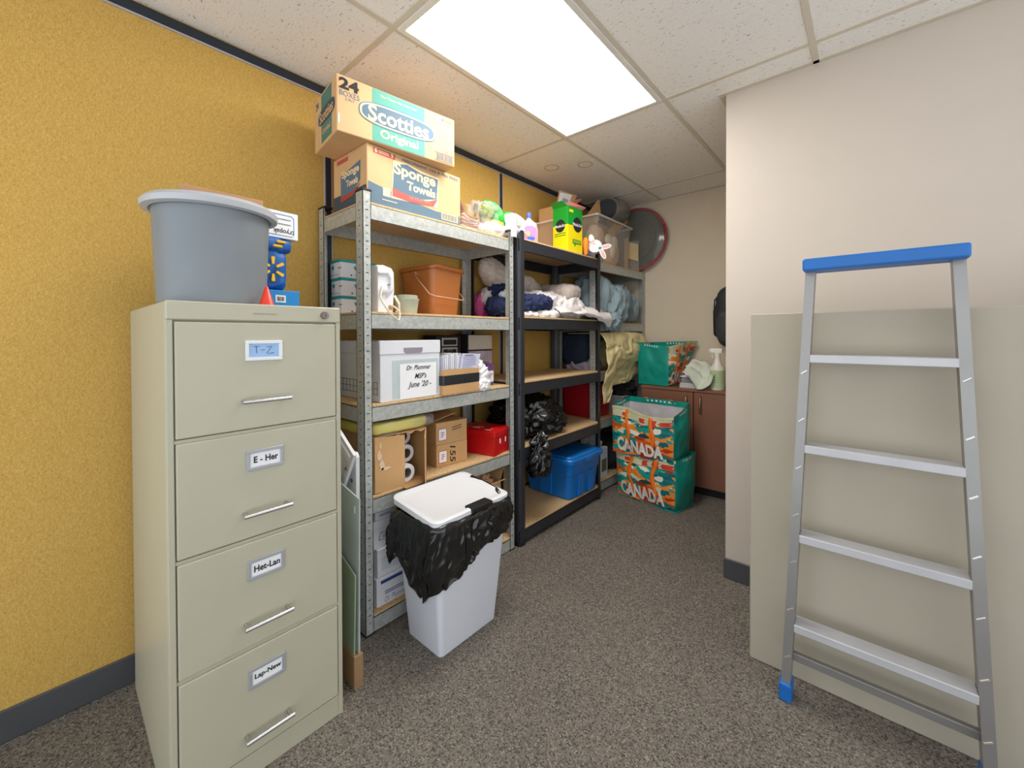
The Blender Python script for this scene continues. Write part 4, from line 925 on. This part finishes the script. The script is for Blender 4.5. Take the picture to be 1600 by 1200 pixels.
def b_top():
    z = 1.8035
    # cleaner bottle
    e = thing('cleaner_bottle', 'clear bottle of pink liquid cleaner with a blue cap', 'bottle', (-1.60, 1.985, z), R(-38))
    m = MB(); m.loft([rrect(0, 0, .028, .056, .026, 0), rrect(0, 0, .030, .060, .028, .01), rrect(0, 0, .030, .060, .028, .085), rrect(0, 0, .026, .050, .024, .125), rrect(0, 0, .014, .016, .012, .150), rrect(0, 0, .011, .012, .010, .165)], True, True, True)
    m.build('bottle_body', M('bottle_plastic', '#d8b8a8', .12, var=.03, alpha=.75), e, smooth=True)
    m = MB(); m.lathe([(.015, .160), (.016, .163), (.015, .190), (.012, .193), (0, .193)], seg=20); m.build('cap', M('periwinkle', '#5a6fd0', .4), e, smooth=True)
    panel(e, (.0305, .002, .062), PY_, UP, .080, .088, M('label_pink', '#d978b4', .5, var=.2, scale=30), 'label', .0006, oval(24, 3)); panel(e, (.0305, .006, .028), PY_, UP, .05, .022, M('label_blue', '#2f5fc8', .5), 'label_band', .0014, oval(16, 3)); panel(e, (.0305, -.012, .058), PY_, UP, .03, .03, M('label_orange', '#f0b060', .5), 'label_spot', .0014, oval(16))
    # plant food carton
    e = thing('plant_food_carton', 'green and yellow plant food carton at the front of the black shelf', 'box', (-1.605, 2.43, z), R(-4))
    sx, sy, h = .13, .168, .315; G = M('carton_green', '#0f9a30', .4, var=.03); Yw = M('carton_yellow', '#f4dc10', .4, var=.03)
    MB().box((-sx/2, -sy/2, 0), (sx/2, sy/2, h*.60), .001).build('yellow_body', Yw, e); MB().box((-sx/2, -sy/2, h*.60), (sx/2, sy/2, h), .001).build('green_top', G, e)
    MB().slab([(-sx/2, -sy/2, h), (sx/2, -sy/2, h), (sx/2-.03, -sy/2-.03, h+.03), (-sx/2+.01, -sy/2-.03, h+.03)], .0015).build('top_flap', G, e)
    MB().slab([(sx/2, -sy/2, h), (sx/2, sy/2, h), (sx/2+.02, sy/2+.02, h+.018), (sx/2+.012, -sy/2, h+.026)], .0015).build('top_flap', M('flap_pink', '#d98a7a', .6), e)
    for c, rt, k in (((sx/2, .025, .20), PY_, .10), ((0, -sy/2, .185), PX, .085)):
        panel(e, c, rt, UP, k, k*1.05, INK, 'round_badge', .0006, oval(28)); text(e, 'Miracle-Gro', c, rt, UP, k*1.05, k*.24, PAPER, bold=.02, lift=.0016)
    panel(e, (sx/2, .02, .075), PY_, UP, .10, .04, G, 'green_flash', .0006, [(-.5, .5), (.5, .5), (.5, -.3), (-.1, -.3), (-.25, -.8), (-.35, -.3), (-.5, -.3)]); lines(e, (sx/2, .02, .080), PY_, UP, .085, .018, Yw, 2)
    lines(e, (0, -sy/2, .125), PX, UP, .10, .03, G, 2, 'green_rule'); panel(e, (sx/2, -.045, h-.03), PY_, UP, .045, .018, Yw, 'yellow_flash')
    # orange bottle + bunny
    e = thing('carrot_decoration', 'orange carrot shaped decoration in front of the plant food carton', 'decoration', (-1.528, 2.545, z))
    m = MB(); m.lathe([(0, 0), (.012, .004), (.020, .05), (.024, .10), (.014, .125), (0, .13)], seg=16); m.build('carrot', M('carrot_orange', '#f08a1e', .6), e, smooth=True)
    m = MB(); m.tube([(0, 0, .125), (0, .01, .15)], .006, 6); m.build('leaf_top', G, e)
    e = thing('bunny_cutout', 'white and pink paper bunny cutout tipped sideways on the shelf edge', 'decoration', (-1.488, 2.615, z+.022), R(-50))
    WB = M('bunny_white', '#f3eaea', .8); PB = M('bunny_pink', '#eeb2b8', .8)
    def flat(pts, mat, nm, lift=0): 
        MB().slab([(lift, y, zz) for y, zz in pts], .003 if lift == 0 else .001).build(nm, mat, e)
    ov = lambda cy, cz, a, b, rot: [(cy+a*math.cos(t)*math.cos(rot)-b*math.sin(t)*math.sin(rot), cz+a*math.cos(t)*math.sin(rot)+b*math.sin(t)*math.cos(rot)) for t in [2*PI*k/24 for k in range(24)]]
    flat(ov(-.005, .05, .05, .045, .4), WB, 'head'); flat(ov(.072, .045, .042, .018, .25), WB, 'ear'); flat(ov(.05, -.005, .042, .018, -1.1), WB, 'ear'); flat(ov(-.03, .10, .02, .035, .2), WB, 'paw')
    flat(ov(.076, .046, .030, .010, .25), PB, 'ear_inner', .0035); flat(ov(.052, -.008, .030, .010, -1.1), PB, 'ear_inner', .0035); flat(ov(.03, .035, .012, .009, .4), M('bow_teal', '#3a9a9a', .7), 'bow', .0035); flat(ov(-.012, .065, .008, .006, 0), PB, 'cheek', .0035)
    # carton at the back with open flaps inside a clear bin
    e = thing('clear_bin', 'small clear plastic bin behind the plant food carton', 'bin', (-1.815, 2.555, z))
    clear_bin(e, .10, .105, .28)
    e = thing('open_carton', 'open brown carton with white label sitting in the small clear bin', 'box', (-1.815, 2.56, z+.006))
    for a_, b_ in (((-.08, -.085, 0), (.08, .085, .004)), ((-.08, -.085, .004), (-.076, .085, .38)), ((.076, -.085, .004), (.08, .085, .38)), ((-.076, -.085, .004), (.076, -.081, .38)), ((-.076, .081, .004), (.076, .085, .38))): MB().box(a_, b_).build('carton_wall', CARD, e)
    f = MB().slab([(.08, -.085, .38), (.08, .085, .38), (.115, .14, .50), (.115, -.095, .48)], .003).build('flap', CARD, e)
    MB().slab([(.088, -.075, .395), (.088, .045, .395), (.1185, .065, .485), (.1185, -.085, .466)], .0035).build('white_label', PAPER, f); lines(f, (.106, -.010, .425), PY_, Vector((.3, 0, 1)), .07, .03, INK, 3, lift=.005)
    MB().slab([(-.08, .085, .38), (.08, .085, .38), (.10, .24, .50), (-.06, .24, .52)], .003).build('flap', M('flap_pink', '#d98a7a'), e)
def clear_bin(e, hx, hy, H):
    m = MB(); b = lambda s, zz, g=0: rrect(0, 0, hx*s-g, hy*s-g, .022, zz)
    m.loft([b(.88, 0), b(.9, .004), b(.99, H-.012), b(.99, H-.012, .003), b(.9, .006, .003)], True, True, True); m.build('tub', CLEAR, e, smooth=True)
    m = MB(); m.loft([b(.99, H-.014), b(1.06, H-.014), b(1.07, H), b(1.0, H+.003), b(.98, H-.004)], True); m.build('rim', M('clear_rim', '#e0dad0', .25, alpha=.75), e, smooth=True)
b_top()

# ================================================================== C contents
def c_unit():
    zt = 1.8035
    e = thing('clear_bin', 'large clear storage bin holding beige soft toys on far shelf', 'bin', (-1.765, 3.125, zt))
    clear_bin(e, .175, .30, .375)
    BG = M('peach_plush', '#d9b390', .9, var=.08); WH = M('cream_plush', '#e8dcc4', .9)
    cloth('soft_toy', 'peach coloured plush seen through the wall of the clear bin', 'toy', BG, [dict(c=(-1.70, 2.98, zt+.235), r=(.06, .10, .10), seed=91, amp=.01, f=8, e=2.1), dict(c=(-1.70, 3.20, zt+.14), r=(.07, .13, .13), seed=92, amp=.012, f=7, e=2.4)], zb=zt+.01)
    cloth('soft_toy', 'cream oval plush ears inside the clear bin', 'toy', WH, [dict(c=(-1.635, 3.085, zt+.22), r=(.022, .055, .052), seed=93, amp=.004, f=8, e=2), dict(c=(-1.635, 3.15, zt+.15), r=(.022, .04, .07), seed=94, amp=.004, f=8, e=2), dict(c=(-1.64, 3.20, zt+.22), r=(.02, .05, .05), seed=98, amp=.004, f=8, e=2)], zb=zt+.08)
    cloth('soft_toy', 'violet grey bundle low in the clear bin', 'toy', M('violet_grey', '#8a8090', .9), [dict(c=(-1.70, 2.95, zt+.07), r=(.07, .10, .06), seed=95, amp=.012, f=9, e=2.3, zmin=zt+.008)], zb=zt+.008)
    # carton with flaps and silver pack, inside bin back
    e = thing('open_carton', 'open brown carton with raised flaps rising from the clear bin', 'box', (-1.83, 3.17, zt+.006))
    for a_, b_ in (((-.085, -.20, 0), (.05, .20, .004)), ((-.085, -.20, .004), (-.081, .20, .40)), ((.046, -.20, .004), (.05, .20, .40)), ((-.081, -.20, .004), (.046, -.196, .40)), ((-.081, .196, .004), (.046, .20, .40))): MB().box(a_, b_).build('carton_wall', CARD_IN, e)
    MB().slab([(.05, -.22, .40), (.05, -.04, .39), (.14, .0, .47), (.12, -.12, .56)], .003).build('flap', CARD, e)
    MB().slab([(.05, .17, .36), (.06, .22, .30), (.16, .36, .46), (.14, .27, .54)], .003).build('flap', CARD, e)
    e = thing('wrapped_roll', 'dark roll wrapped in silver foil standing in the open carton', 'package', (-1.815, 3.21, zt+.012))
    m = MB(); m.tube([(.11, -.12, .47), (.12, -.05, .495), (.125, .07, .51)], [.070, .085, .092], 20); m.build('dark_roll', M('dark_slate_plastic', '#3c424c', .4), e, smooth=True)
    m = MB(); m.tube([(.122, -.025, .504), (.126, .08, .51), (.128, .19, .512), (.128, .205, .51)], [.095, .098, .097, .085], 28); m.build('foil_wrap', M('silver_foil', '#a9a8a4', .28, .7, var=.25, scale=9, bump=.4, bscale=18), e, smooth=True)
    MB().box((-.02, .05, 0), (.03, .12, .50), .004).build('stem', M('dark_slate_plastic'), e)
    # round lid
    e = thing('round_lid', 'large round clear lid with a red rim leaning on the far wall', 'lid', (-1.605, 3.545, zt+.002), 0)
    r = .288; c = (0, 0, r+.004)
    m = MB(); m.lathe([(0, -.035), (.08, -.034), (.085, -.029), (.13, -.028), (.135, -.023), (.15, -.026), (.185, -.026), (.19, -.019), (.20, -.022), (.24, -.008), (.268, 0), (.268, .004), (.2, -.016), (0, -.03)], c, 64, 'Y'); m.build('dome', M('smoky_clear', '#74776f', .12, var=.25, scale=4, alpha=.66), e, smooth=True)
    m = MB(); m.lathe([(.266, -.006), (.282, -.008), (.288, 0), (.284, .010), (.266, .008), (.266, -.006)], c, 64, 'Y'); m.build('rim', M('dusty_red_rim', '#a04a55', .35), e, smooth=True)
    for a0 in (8, 188):
        pts = [Vector(c)+Vector(((r-.010)*math.cos(R(a0+t)), -.012, (r-.010)*math.sin(R(a0+t)))) for t in range(-13, 14, 3)]
        m = MB(); m.tube(pts, .014, 8); m.build('latch', M('latch_red', '#8c1f30', .35), e, smooth=True)
    # acrylic holder
    e = thing('sign_holder', 'small clear acrylic card holder in front of the round lid', 'holder', (-1.595, 3.47, zt), R(10))
    MB().box((-.05, 0, 0), (.05, .004, .27), .001).build('acrylic_plate', CLEAR, e); MB().slab([(-.045, -.001, .12), (.045, -.001, .085), (.045, -.001, .235), (-.045, -.001, .265)], .001).build('card', M('tan_card', '#c9b184', .8), e); MB().box((-.05, -.03, 0), (.05, .0, .004), .001).build('acrylic_foot', CLEAR, e)
    e = tag(MB().box((-.02, -.006, 0), (.02, .006, .30), .002).build('brown_board', CARD), 'narrow brown cardboard strip upright between clear bin and card holder', 'cardboard'); e.location = (-1.655, 3.46, zt)
    # shelf 2: blue grey linens
    z = 1.3355; D = dict
    BL = M('blue_grey_linen', '#8fa2aa', .9, var=.06, bump=.1); BG2 = M('grey_blue_linen', '#80929c', .9, var=.06, bump=.1)
    cloth('linen', 'crumpled blue grey bed sheet spilling over the far shelf edge', 'linen', BL, [D(c=(-1.70, 2.955, z+.18), r=(.16, .13, .19), seed=101, amp=.055, f=7, e=2.5, zmin=z, ridge=1.0, ani=(1, 1, .45)), D(c=(-1.61, 3.07, z+.13), r=(.10, .13, .15), seed=102, amp=.055, f=8, e=2.4, zmin=z, ridge=1.0, ani=(1, 1, .45)), D(c=(-1.545, 2.99, z+.0), r=(.04, .12, .065), seed=103, amp=.034, f=12, e=2.2, ridge=1.4)], zb=z-.06)
    cloth('linen', 'upright blue grey linen bundle in the middle of the far shelf', 'linen', BG2, [D(c=(-1.70, 3.26, z+.165), r=(.15, .11, .18), seed=104, amp=.035, f=7, e=2.5, zmin=z, ridge=1.1, ani=(1, 1, .45))], zb=z)
    cloth('linen', 'blue grey linen bundle at the right end of the far shelf', 'linen', BL, [D(c=(-1.70, 3.45, z+.135), r=(.15, .09, .14), seed=105, amp=.025, f=7, e=2.6, zmin=z, ani=(1, 1, .45))], zb=z)
    # shelf 3
    z = .9405
    NV = M('dark_navy_linen', '#1b2a3e', .9, var=.15)
    cloth('linen', 'dark navy folded bedding at the back of the far shelf', 'linen', NV, [D(c=(-1.80, 2.90, z+.18), r=(.13, .11, .14), seed=111, amp=.018, f=8, e=4)], zb=z)
    cloth('linen', 'pale lilac crumpled sheet under the dark navy bedding', 'linen', M('lilac_linen', '#b9aebe', .9), [D(c=(-1.78, 2.90, z+.045), r=(.14, .10, .05), seed=112, amp=.025, f=10, e=2.6, zmin=z, ridge=1.3)], zb=z)
    CR = M('cream_sheet', '#dccb98', .9, var=.05, bump=.1)
    m = MB()
    def fn(u, v):
        y = 2.80+.72*u
        # profile: back top -> front bulge -> down over edge
        dropz = .70 if u < .16 else (.70+.13*min(1, (u-.16)/.08) if u < .24 else .83+.10*max(0, (u-.6)/.4))
        zt_ = 1.262-.03*abs(u-.5)
        if v < .25: x = -1.86+.30*(v/.25); zz = zt_
        else:
            s = (v-.25)/.75; zz = zt_+(dropz-zt_)*s
            x = -1.56+.062*math.sin(min(1, s*1.35)*PI)**.7+.02*s
        p = Vector((y*6, v*5, 3)); q = p+Vector((noise.noise(p), noise.noise(p+Vector((4, 4, 1))), 0))*1.2
        h = .020*(.3-abs(noise.noise(Vector((q.x*.9+q.y*.7, q.y*1.1-q.x*.3, 2)))))*2+.007*noise.noise(q*2.1)
        return (x+h*(1 if v > .2 else .3), y+.012*noise.noise(p*1.3), zz+(h*.3 if v > .25 else 0))
    m.grid(fn, 80, 70); o = m.build('sheet', CR, None, smooth='all', solid=.005); tag(o, 'cream sheet draped over the front of the far shelf', 'linen')
    cloth('linen', 'cream folded blanket behind the draped cream sheet', 'linen', CR, [D(c=(-1.76, 3.25, z+.135), r=(.15, .20, .13), seed=114, amp=.02, f=7, e=3)], zb=z)
    # shelf 4: red bin, basket
    z = .5705
    e = thing('storage_bin', 'dark red plastic bin on the fourth far shelf', 'bin', (-1.775, 2.965, z))
    RM = M('dark_red_plastic', '#a51222', .4, var=.05); m = MB(); b = lambda s, zz, g=0: rrect(0, 0, .165*s-g, .145*s-g, .03, zz)
    m.loft([b(.88, 0), b(1, .255), b(1.05, .255), b(1.05, .27), b(.98, .27, .003), b(.86, .006, .003)], True, True, True); m.build('tub', RM, e, smooth=True); 
    MB().box((-.16, -.14, .262), (.16, .14, .278), .004).build('lid', RM, e)
    e = thing('basket', 'pale grey slotted plastic basket on the fourth far shelf', 'basket', (-1.68, 3.335, z))
    GB = M('basket_grey', '#b9bac6', .4); m = MB(); b = lambda s, zz, g=0: rrect(0, 0, .12*s-g, .145*s-g, .02, zz)
    m.loft([b(.88, 0), b(.98, .135), b(1.06, .137), b(1.06, .148), b(.96, .146), b(.86, .006)], True, True, True); m.build('basket_body', GB, e, smooth=True)
    q = MB(); 
    for i in range(9):
        for j in range(4): q.box((.1085+.0035*j, -.105+.025*i, .022+.026*j), (.1115+.0035*j+.001, -.095+.025*i, .037+.026*j))
    q.build('slots', M('slot_dark', '#4a4a58', .8), e)
    cloth('garment', 'black garment stuffed in the grey basket', 'clothes', M('black_cloth', '#1a1a20', .85, var=.2), [D(c=(-1.67, 3.335, z+.19), r=(.11, .13, .075), seed=121, amp=.04, f=10, e=2.2, ridge=1.4), D(c=(-1.555, 3.37, z+.14), r=(.02, .045, .07), seed=122, amp=.02, f=12, e=2.2, ridge=1.4)], zb=z+.1)
    # bottom shelf
    z = .0855
    e = thing('box', 'white carton with purple print on the bottom far shelf', 'box', (-1.70, 2.925, z))
    sx, sy, h = .20, .15, .24
    MB().box((-sx/2, -sy/2, 0), (sx/2, sy/2, h), .003).build('carton_body', WBOX, e); panel(e, (sx/2, .015, .10), PY_, UP, .08, .10, M('olive_photo', '#7a7458', .6, var=.3, scale=20), 'photo_print', .0006); panel(e, (.045, -sy/2, .075), PX, UP, .06, .05, M('purple_ink', '#6d4380'), 'purple_print', .0006)
    m = MB(); lump(m, (0, 0, h+.025), (.08, .06, .03), 131, .02, 12, 2.2); m.build('plastic_wrap', M('white_film'), e, smooth='all')
    cloth('bag', 'dark bundle on the bottom far shelf behind the shopping bags', 'bag', M('dark_bundle', '#22262c', .8), [D(c=(-1.74, 3.27, z+.13), r=(.15, .17, .14), seed=132, amp=.04, f=7, e=2.5, zmin=z)], zb=z)
c_unit()

# ================================================================== shopping bags
def shopping_bag(label, loc, rz, L, D, H, seed, bulge=.02, droop=.05, taper=.02, flare=0, group='printed shopping bags'):
    """local: x along length centred, y 0 (front, faces -y) to D, z up"""
    e = thing('shopping_bag', label, 'bag', loc, rz, group)
    def w_(x, y, z, nrm):
        p = Vector((x*7+seed, y*7, z*7)); return noise.noise(p)*.016+(.3-abs(noise.noise(p*1.8)))*.018+bulge*math.sin(min(1, max(0, z/H))*PI)
    def wall(p0, p1, nrm, ins=0, h=H, nu=24, nv=16):
        p0, p1, nrm = Vector(p0), Vector(p1), Vector(nrm)
        def fn(u, v):
            q = p0.lerp(p1, u); zz = (h - droop*(1-q.y/D)*(.75+.25*math.cos(q.x/L*5+seed)))*v; k = math.sin(u*PI)**.6
            d = w_(q.x, q.y, zz, nrm)*k
            ce = Vector((0, D/2, 0)); fl_ = flare*v*v*(q.x/L+.5)*(1-q.y/D); q = q+(ce-q)*(taper*(1-v)); q.y -= fl_; zz += fl_*.35*v
            return q+nrm*(d-ins)+Vector((0, 0, zz+.004))
        return fn
    F = [((-L/2, 0, 0), (L/2, 0, 0), (0, -1, 0), PRINT, 'front_panel'), ((L/2, D, 0), (-L/2, D, 0), (0, 1, 0), PRINT, 'back_panel'), ((L/2, 0, 0), (L/2, D, 0), (1, 0, 0), TEAL, 'end_panel'), ((-L/2, D, 0), (-L/2, 0, 0), (-1, 0, 0), TEAL, 'end_panel')]
    LIN = M('bag_lining', '#cfc9cc', .6, var=.05)
    for p0, p1, nr, mt, nm in F:
        MB().grid(wall(p0, p1, nr), 24, 16).build(nm, mt, e, smooth='all')
        m = MB(); m.grid(wall(p0, p1, nr, .004), 24, 16); m.build('lining', LIN, e, smooth='all')
        b = wall(p0, p1, nr, -.0015); bi = wall(p0, p1, nr, .0055); m = MB(); h0 = .905 if nm != 'front_panel' else .955
        m.grid(lambda u, v: b(u, h0+(1.008-h0)*v), 24, 2); m.grid(lambda u, v: bi(u, (h0 if nm != 'front_panel' else .955)+(1.008-h0)*v), 24, 2); m.build('rim_band', TEAL if nm != 'front_panel' else M('sage_cream_print', '#c9caa4', .5, var=.08, scale=16), e, smooth='all')
        if nm != 'front_panel':
            # small white marks woven in the band
            m = MB()
            for k in range(6):
                u = .3+.07*k; a_, b_ = bi(u, .955), bi(u+.03, .955); n_ = -Vector(nr)*.002; up_ = Vector((0, 0, .012))
                m.slab([a_+n_, b_+n_, b_+n_+up_, a_+n_+up_], .0004)
            if nm == 'end_panel':
                for k in range(6):
                    u = .25+.08*k; a_, b_ = b(u, .955), b(u+.035, .955); n_ = Vector(nr)*.002
                    m.slab([a_+n_, b_+n_, b_+n_+up_, a_+n_+up_], .0004)
            m.build('woven_marks', PAPER, e)
    MB().box((-L/2*.98, .004, .0), (L/2*.98, D-.004, .008), .003).build('base', TEAL, e)
    fr = wall(F[0][0], F[0][1], F[0][2], -.003)
    # cream upper strip with red shapes
    m = MB(); m.grid(lambda u, v: fr(.02+.96*u, .80+.15*v), 24, 2); m.build('cream_strip', M('sage_cream_print', '#c9caa4', .5, var=.08, scale=16), e, smooth='all')
    fr2 = wall(F[0][0], F[0][1], F[0][2], -.005)
    for u0, u1, v0, v1 in ((.50, .58, .81, .91), (.66, .76, .78, .93), (.80, .97, .81, .90), (.20, .30, .83, .90)):
        m = MB(); m.grid(lambda u, v: fr2(u0+(u1-u0)*(u+.12*math.sin(v*9)), v0+(v1-v0)*v), 6, 4)
        m.build('red_print', M('poster_red', '#cc3a20', .5), e, smooth='all')
    for s, hd in ((0, 1), (1, 1)):
        wl = wall(F[s][0], F[s][1], F[s][2], -.006)
        for u in (.30, .70):
            m = MB(); m.grid(lambda a, v: wl(u-.028+.056*a+.025*math.sin(v*7+seed)*(1 if s == 0 else 0), .18+.80*v if s == 0 else .6+.42*v), 3, 16); m.build('handle_strap', ORANGE, e, smooth='all', solid=.002)
    # letters follow the bulging front
    word = text(e, 'CANADA', (0, 0, 0), PX, UP, L*.76, H*.30, M('letter_white', '#efe9e0', .6), 'lettering', bold=.045)
    fr3 = wall(F[0][0], F[0][1], F[0][2], -.008)
    for v in word.data.vertices:
        u = .5-.02+(v.co.x)/L; vv = .215+(v.co.z)/H; v.co = fr3(max(.01, min(.99, u)), vv)
    return e
shopping_bag('colourful shopping bag standing on the carpet under another bag', (-1.235, 2.865, 0), R(-10), .50, .27, .375, 1, .034, .03, .06)
shopping_bag('colourful shopping bag stacked on top of another bag', (-1.245, 2.84, .335), R(-6), .49, .25, .395, 5, .026, .085)
b3 = shopping_bag('slumped colourful shopping bag on the brown cabinet', (-1.195, 3.43, .8145), R(82), .27, .285, .345, 9, .014, .03, .05, .11)
o = tag(MB().box((-.17, -.09, 0), (.17, .09, .20), .03, 3).build('folded_blanket', M('indigo_cloth', '#2c2c5e', .9, var=.3, scale=14), None, True), 'folded indigo cloth inside the bag on the carpet', 'cloth'); o.location = (-1.22, 2.99, .125); o.rotation_euler = (0, 0, R(-10))

# ================================================================== brown cabinet + its things
def brown_cabinet():
    x0, x1, y0, y1, h = -1.43, -.60, 3.27, 3.60, .812
    e = thing('cupboard', 'low brown two door cupboard against the far wall', 'cabinet', ((x0+x1)/2, (y0+y1)/2, 0))
    hx, hy = (x1-x0)/2, (y1-y0)/2; BR = M('brown_laminate', '#845843', .45, var=.03); BT = M('brown_top', '#855b45', .4)
    MB().box((-hx, -hy+.02, .065), (hx, hy, h-.022), .001).build('case', BR, e); MB().box((-hx+.02, -hy+.045, 0), (hx-.02, hy, .065)).build('toe_kick', BLACK, e)
    MB().box((-hx-.004, -hy-.006, h-.022), (hx+.004, hy, h), .003).build('top', BT, e)
    for a, b, hp in ((-hx, -.002, -.048), (.002, hx, .055)):
        d = MB().box((a+.001, -hy, .067), (b-.001, -hy+.019, h-.024), .002).build('door', BR, e)
        m = MB(); m.tube([(hp, -hy, .760), (hp, -hy-.018, .752), (hp, -hy-.027, .725), (hp, -hy-.029, .695), (hp, -hy-.027, .665), (hp, -hy-.018, .638), (hp, -hy, .630)], [.004, .005, .006, .0065, .006, .005, .004], 10); m.build('handle', M('satin_brass', '#b49a78', .3, .9), d, smooth='all')
brown_cabinet()
def cupboard_top():
    z = .8125
    e = thing('spray_bottle', 'white trigger spray bottle with pale green label', 'bottle', (-.865, 3.35, z))
    W = M('bottle_white', '#ece8dc', .35)
    m = MB(); m.lathe([(0, 0), (.048, 0), (.052, .006), (.052, .155), (.048, .172), (.030, .195), (.022, .225), (.017, .245), (.017, .252)], seg=32); m.build('bottle_body', W, e, smooth=True)
    m = MB(); m.lathe([(.0525, .02), (.0528, .02), (.0528, .150), (.0525, .150)], seg=32); m.build('label', M('pale_green_label', '#b9cda0', .6, var=.05), e, smooth=True)
    for k in range(4): 
        m = MB(); m.lathe([(.0529, .06+.02*k), (.0532, .06+.02*k), (.0532, .0615+.02*k), (.0529, .0615+.02*k), (.0529, .06+.02*k)], seg=32); m.build('label_line', M('label_green', '#6f9660', .6), e)
    m = MB(); m.lathe([(.020, .246), (.020, .275), (.014, .280)], seg=16); m.build('collar', W, e, smooth=True)
    m = MB(); m.box((-.050, -.014, .278), (.036, .014, .315), .006, 2); m.box((-.062, -.008, .292), (-.048, .008, .308), .002); m.build('trigger_head', W, e)
    m = MB(); m.tube([(-.030, 0, .282), (-.038, 0, .262), (-.034, 0, .240)], .005, 6); m.build('trigger', W, e)
    # paper stack and white cloth
    e = thing('paper_stack', 'stack of papers and envelopes beside the slumped bag', 'papers', (-1.06, 3.40, z))
    for k in range(7): MB().box((-.075+.004*(k % 3), -.09, .006*k), (.085-.005*(k % 2), .09, .006*k+.005), .0005).build('sheet', PAPER if k % 2 else M('grey_paper', '#b7b3b0', .8), e)
    MB().box((-.06, -.08, .042), (.06, .08, .085), .002).build('booklet', M('grey_booklet', '#8f8d90', .7), e); MB().box((-.07, -.085, .085), (.06, .08, .092), .001).build('envelope', PAPER, e)
    m = MB()
    def fn(u, v):
        x = -.10+.22*u; s = 1-abs(u-.55)*1.5
        zz = .185+.02*math.sin(u*6)-.185*v*max(.12, s) - .02*v; y = .06-.17*v+.02*noise.noise(Vector((u*5, v*5, 2)))
        return (x+.02*noise.noise(Vector((u*4, v*4, 7))), y, max(.004, zz+.012*noise.noise(Vector((u*6, v*6, 1)))+.02*abs(math.sin(u*9))*(1-v)))
    m.grid(fn, 30, 24); o = m.build('white_cloth', M('pale_sage_cloth', '#d2d8c8', .9), None, smooth='all', solid=.003); o.location = (-.99, 3.36, z+.002)
    tag(o, 'pale folded paper towel draped over the papers on the cupboard', 'cloth')
    # backpack on far wall
    e = thing('backpack', 'black backpack hanging on the far wall above the cupboard', 'backpack', (-.765, 3.60, 1.14))
    BK = M('black_nylon', '#2e3033', .6, var=.12); 
    m = MB(); lump(m, (0, -.095, .235), (.155, .085, .245), 141, .012, 6, 3.0); m.build('body', BK, e, smooth='all')
    m = MB(); lump(m, (.0, -.175, .15), (.12, .045, .14), 142, .010, 7, 3.2); m.build('front_pocket', M('black_nylon_pocket', '#35373b', .6), e, smooth='all')
    m = MB(); m.tube([(-.03, -.05, .46), (-.03, -.05, .50), (0, -.05, .515), (.03, -.05, .50), (.03, -.05, .46)], .007, 8); m.build('top_loop', BK, e, smooth='all')
    m = MB(); m.tube([(-.10, -.13, .44), (-.150, -.14, .36), (-.158, -.13, .22), (-.150, -.12, .08)], .005, 8); zp = m.build('zip', BLACK, e, smooth='all')
    MB().box((-.160, -.150, .33), (-.153, -.140, .37), .001).build('zip_pull', CHROME, zp)
    m = MB(); m.tube([(-.11, -.03, .44), (-.172, -.05, .28), (-.165, -.07, .10), (-.10, -.06, .03)], [.010, .014, .012, .008], 8); m.build('shoulder_strap', BK, e, smooth='all')
    o = thing('wall_hook', 'small hook holding the black backpack', 'hook', (-.765, 3.61, 1.66)); m = MB(); m.box((-.012, -.006, -.03), (.012, 0, .03), .002); m.build('plate', CHROME, o); m = MB(); m.tube([(0, -.004, -.01), (0, -.05, -.016), (0, -.065, -.006), (0, -.066, .01)], .004, 8); m.build('peg', CHROME, o, smooth='all')
cupboard_top()

# ================================================================== step ladder
def ladder():
    e = thing('step_ladder', 'aluminium step ladder with blue feet leaning on the partition', 'ladder', (0.02, 1.655, 0))
    AL = M('ladder_aluminium', '#9a9896', .4, .6, var=.04); BF = M('ladder_blue', '#1468b8', .4)
    H = 1.45
    for s in (-1, 1):
        m = MB(); b, t = s*.228, s*.168
        m.slab([(b-.013, .02, .03), (b+.013, .02, .03), (t+.013, .07, H), (t-.013, .07, H)], .05); r = m.build('rail', AL, e)
        MB().box((b-.018, -.038, 0), (b+.018, .030, .062), .006, 2).build('foot', BF, r)
        for k in range(7):
            f = .10+.11*k; x = b+(t-b)*f; m = MB(); m.tube([(x-.008, -.0305+.05*f, f*H), (x+.008, -.0305+.05*f, f*H+.012)], .003, 6)
            m.build('rivet', M('bright_rivet', '#d8d6d2', .3, .8), r)
    for k in range(4):
        zz = .26+.30*k; f = zz/H; hw = .228-.06*f-.012
        m = MB(); m.box((-hw, -.035+.05*f, zz-.02), (hw, .03+.05*f, zz+.006), .002); m.build('tread', M('tread_grey', '#c2c2c6', .5, .3), e)
    m = MB(); m.box((-.212, .005, .125), (.212, .025, .150), .002); m.build('brace', AL, e)
    MB().box((-.185, -.03, H-.01), (.185, .07, H+.03), .006, 2).build('top_cap', BF, e)
ladder()
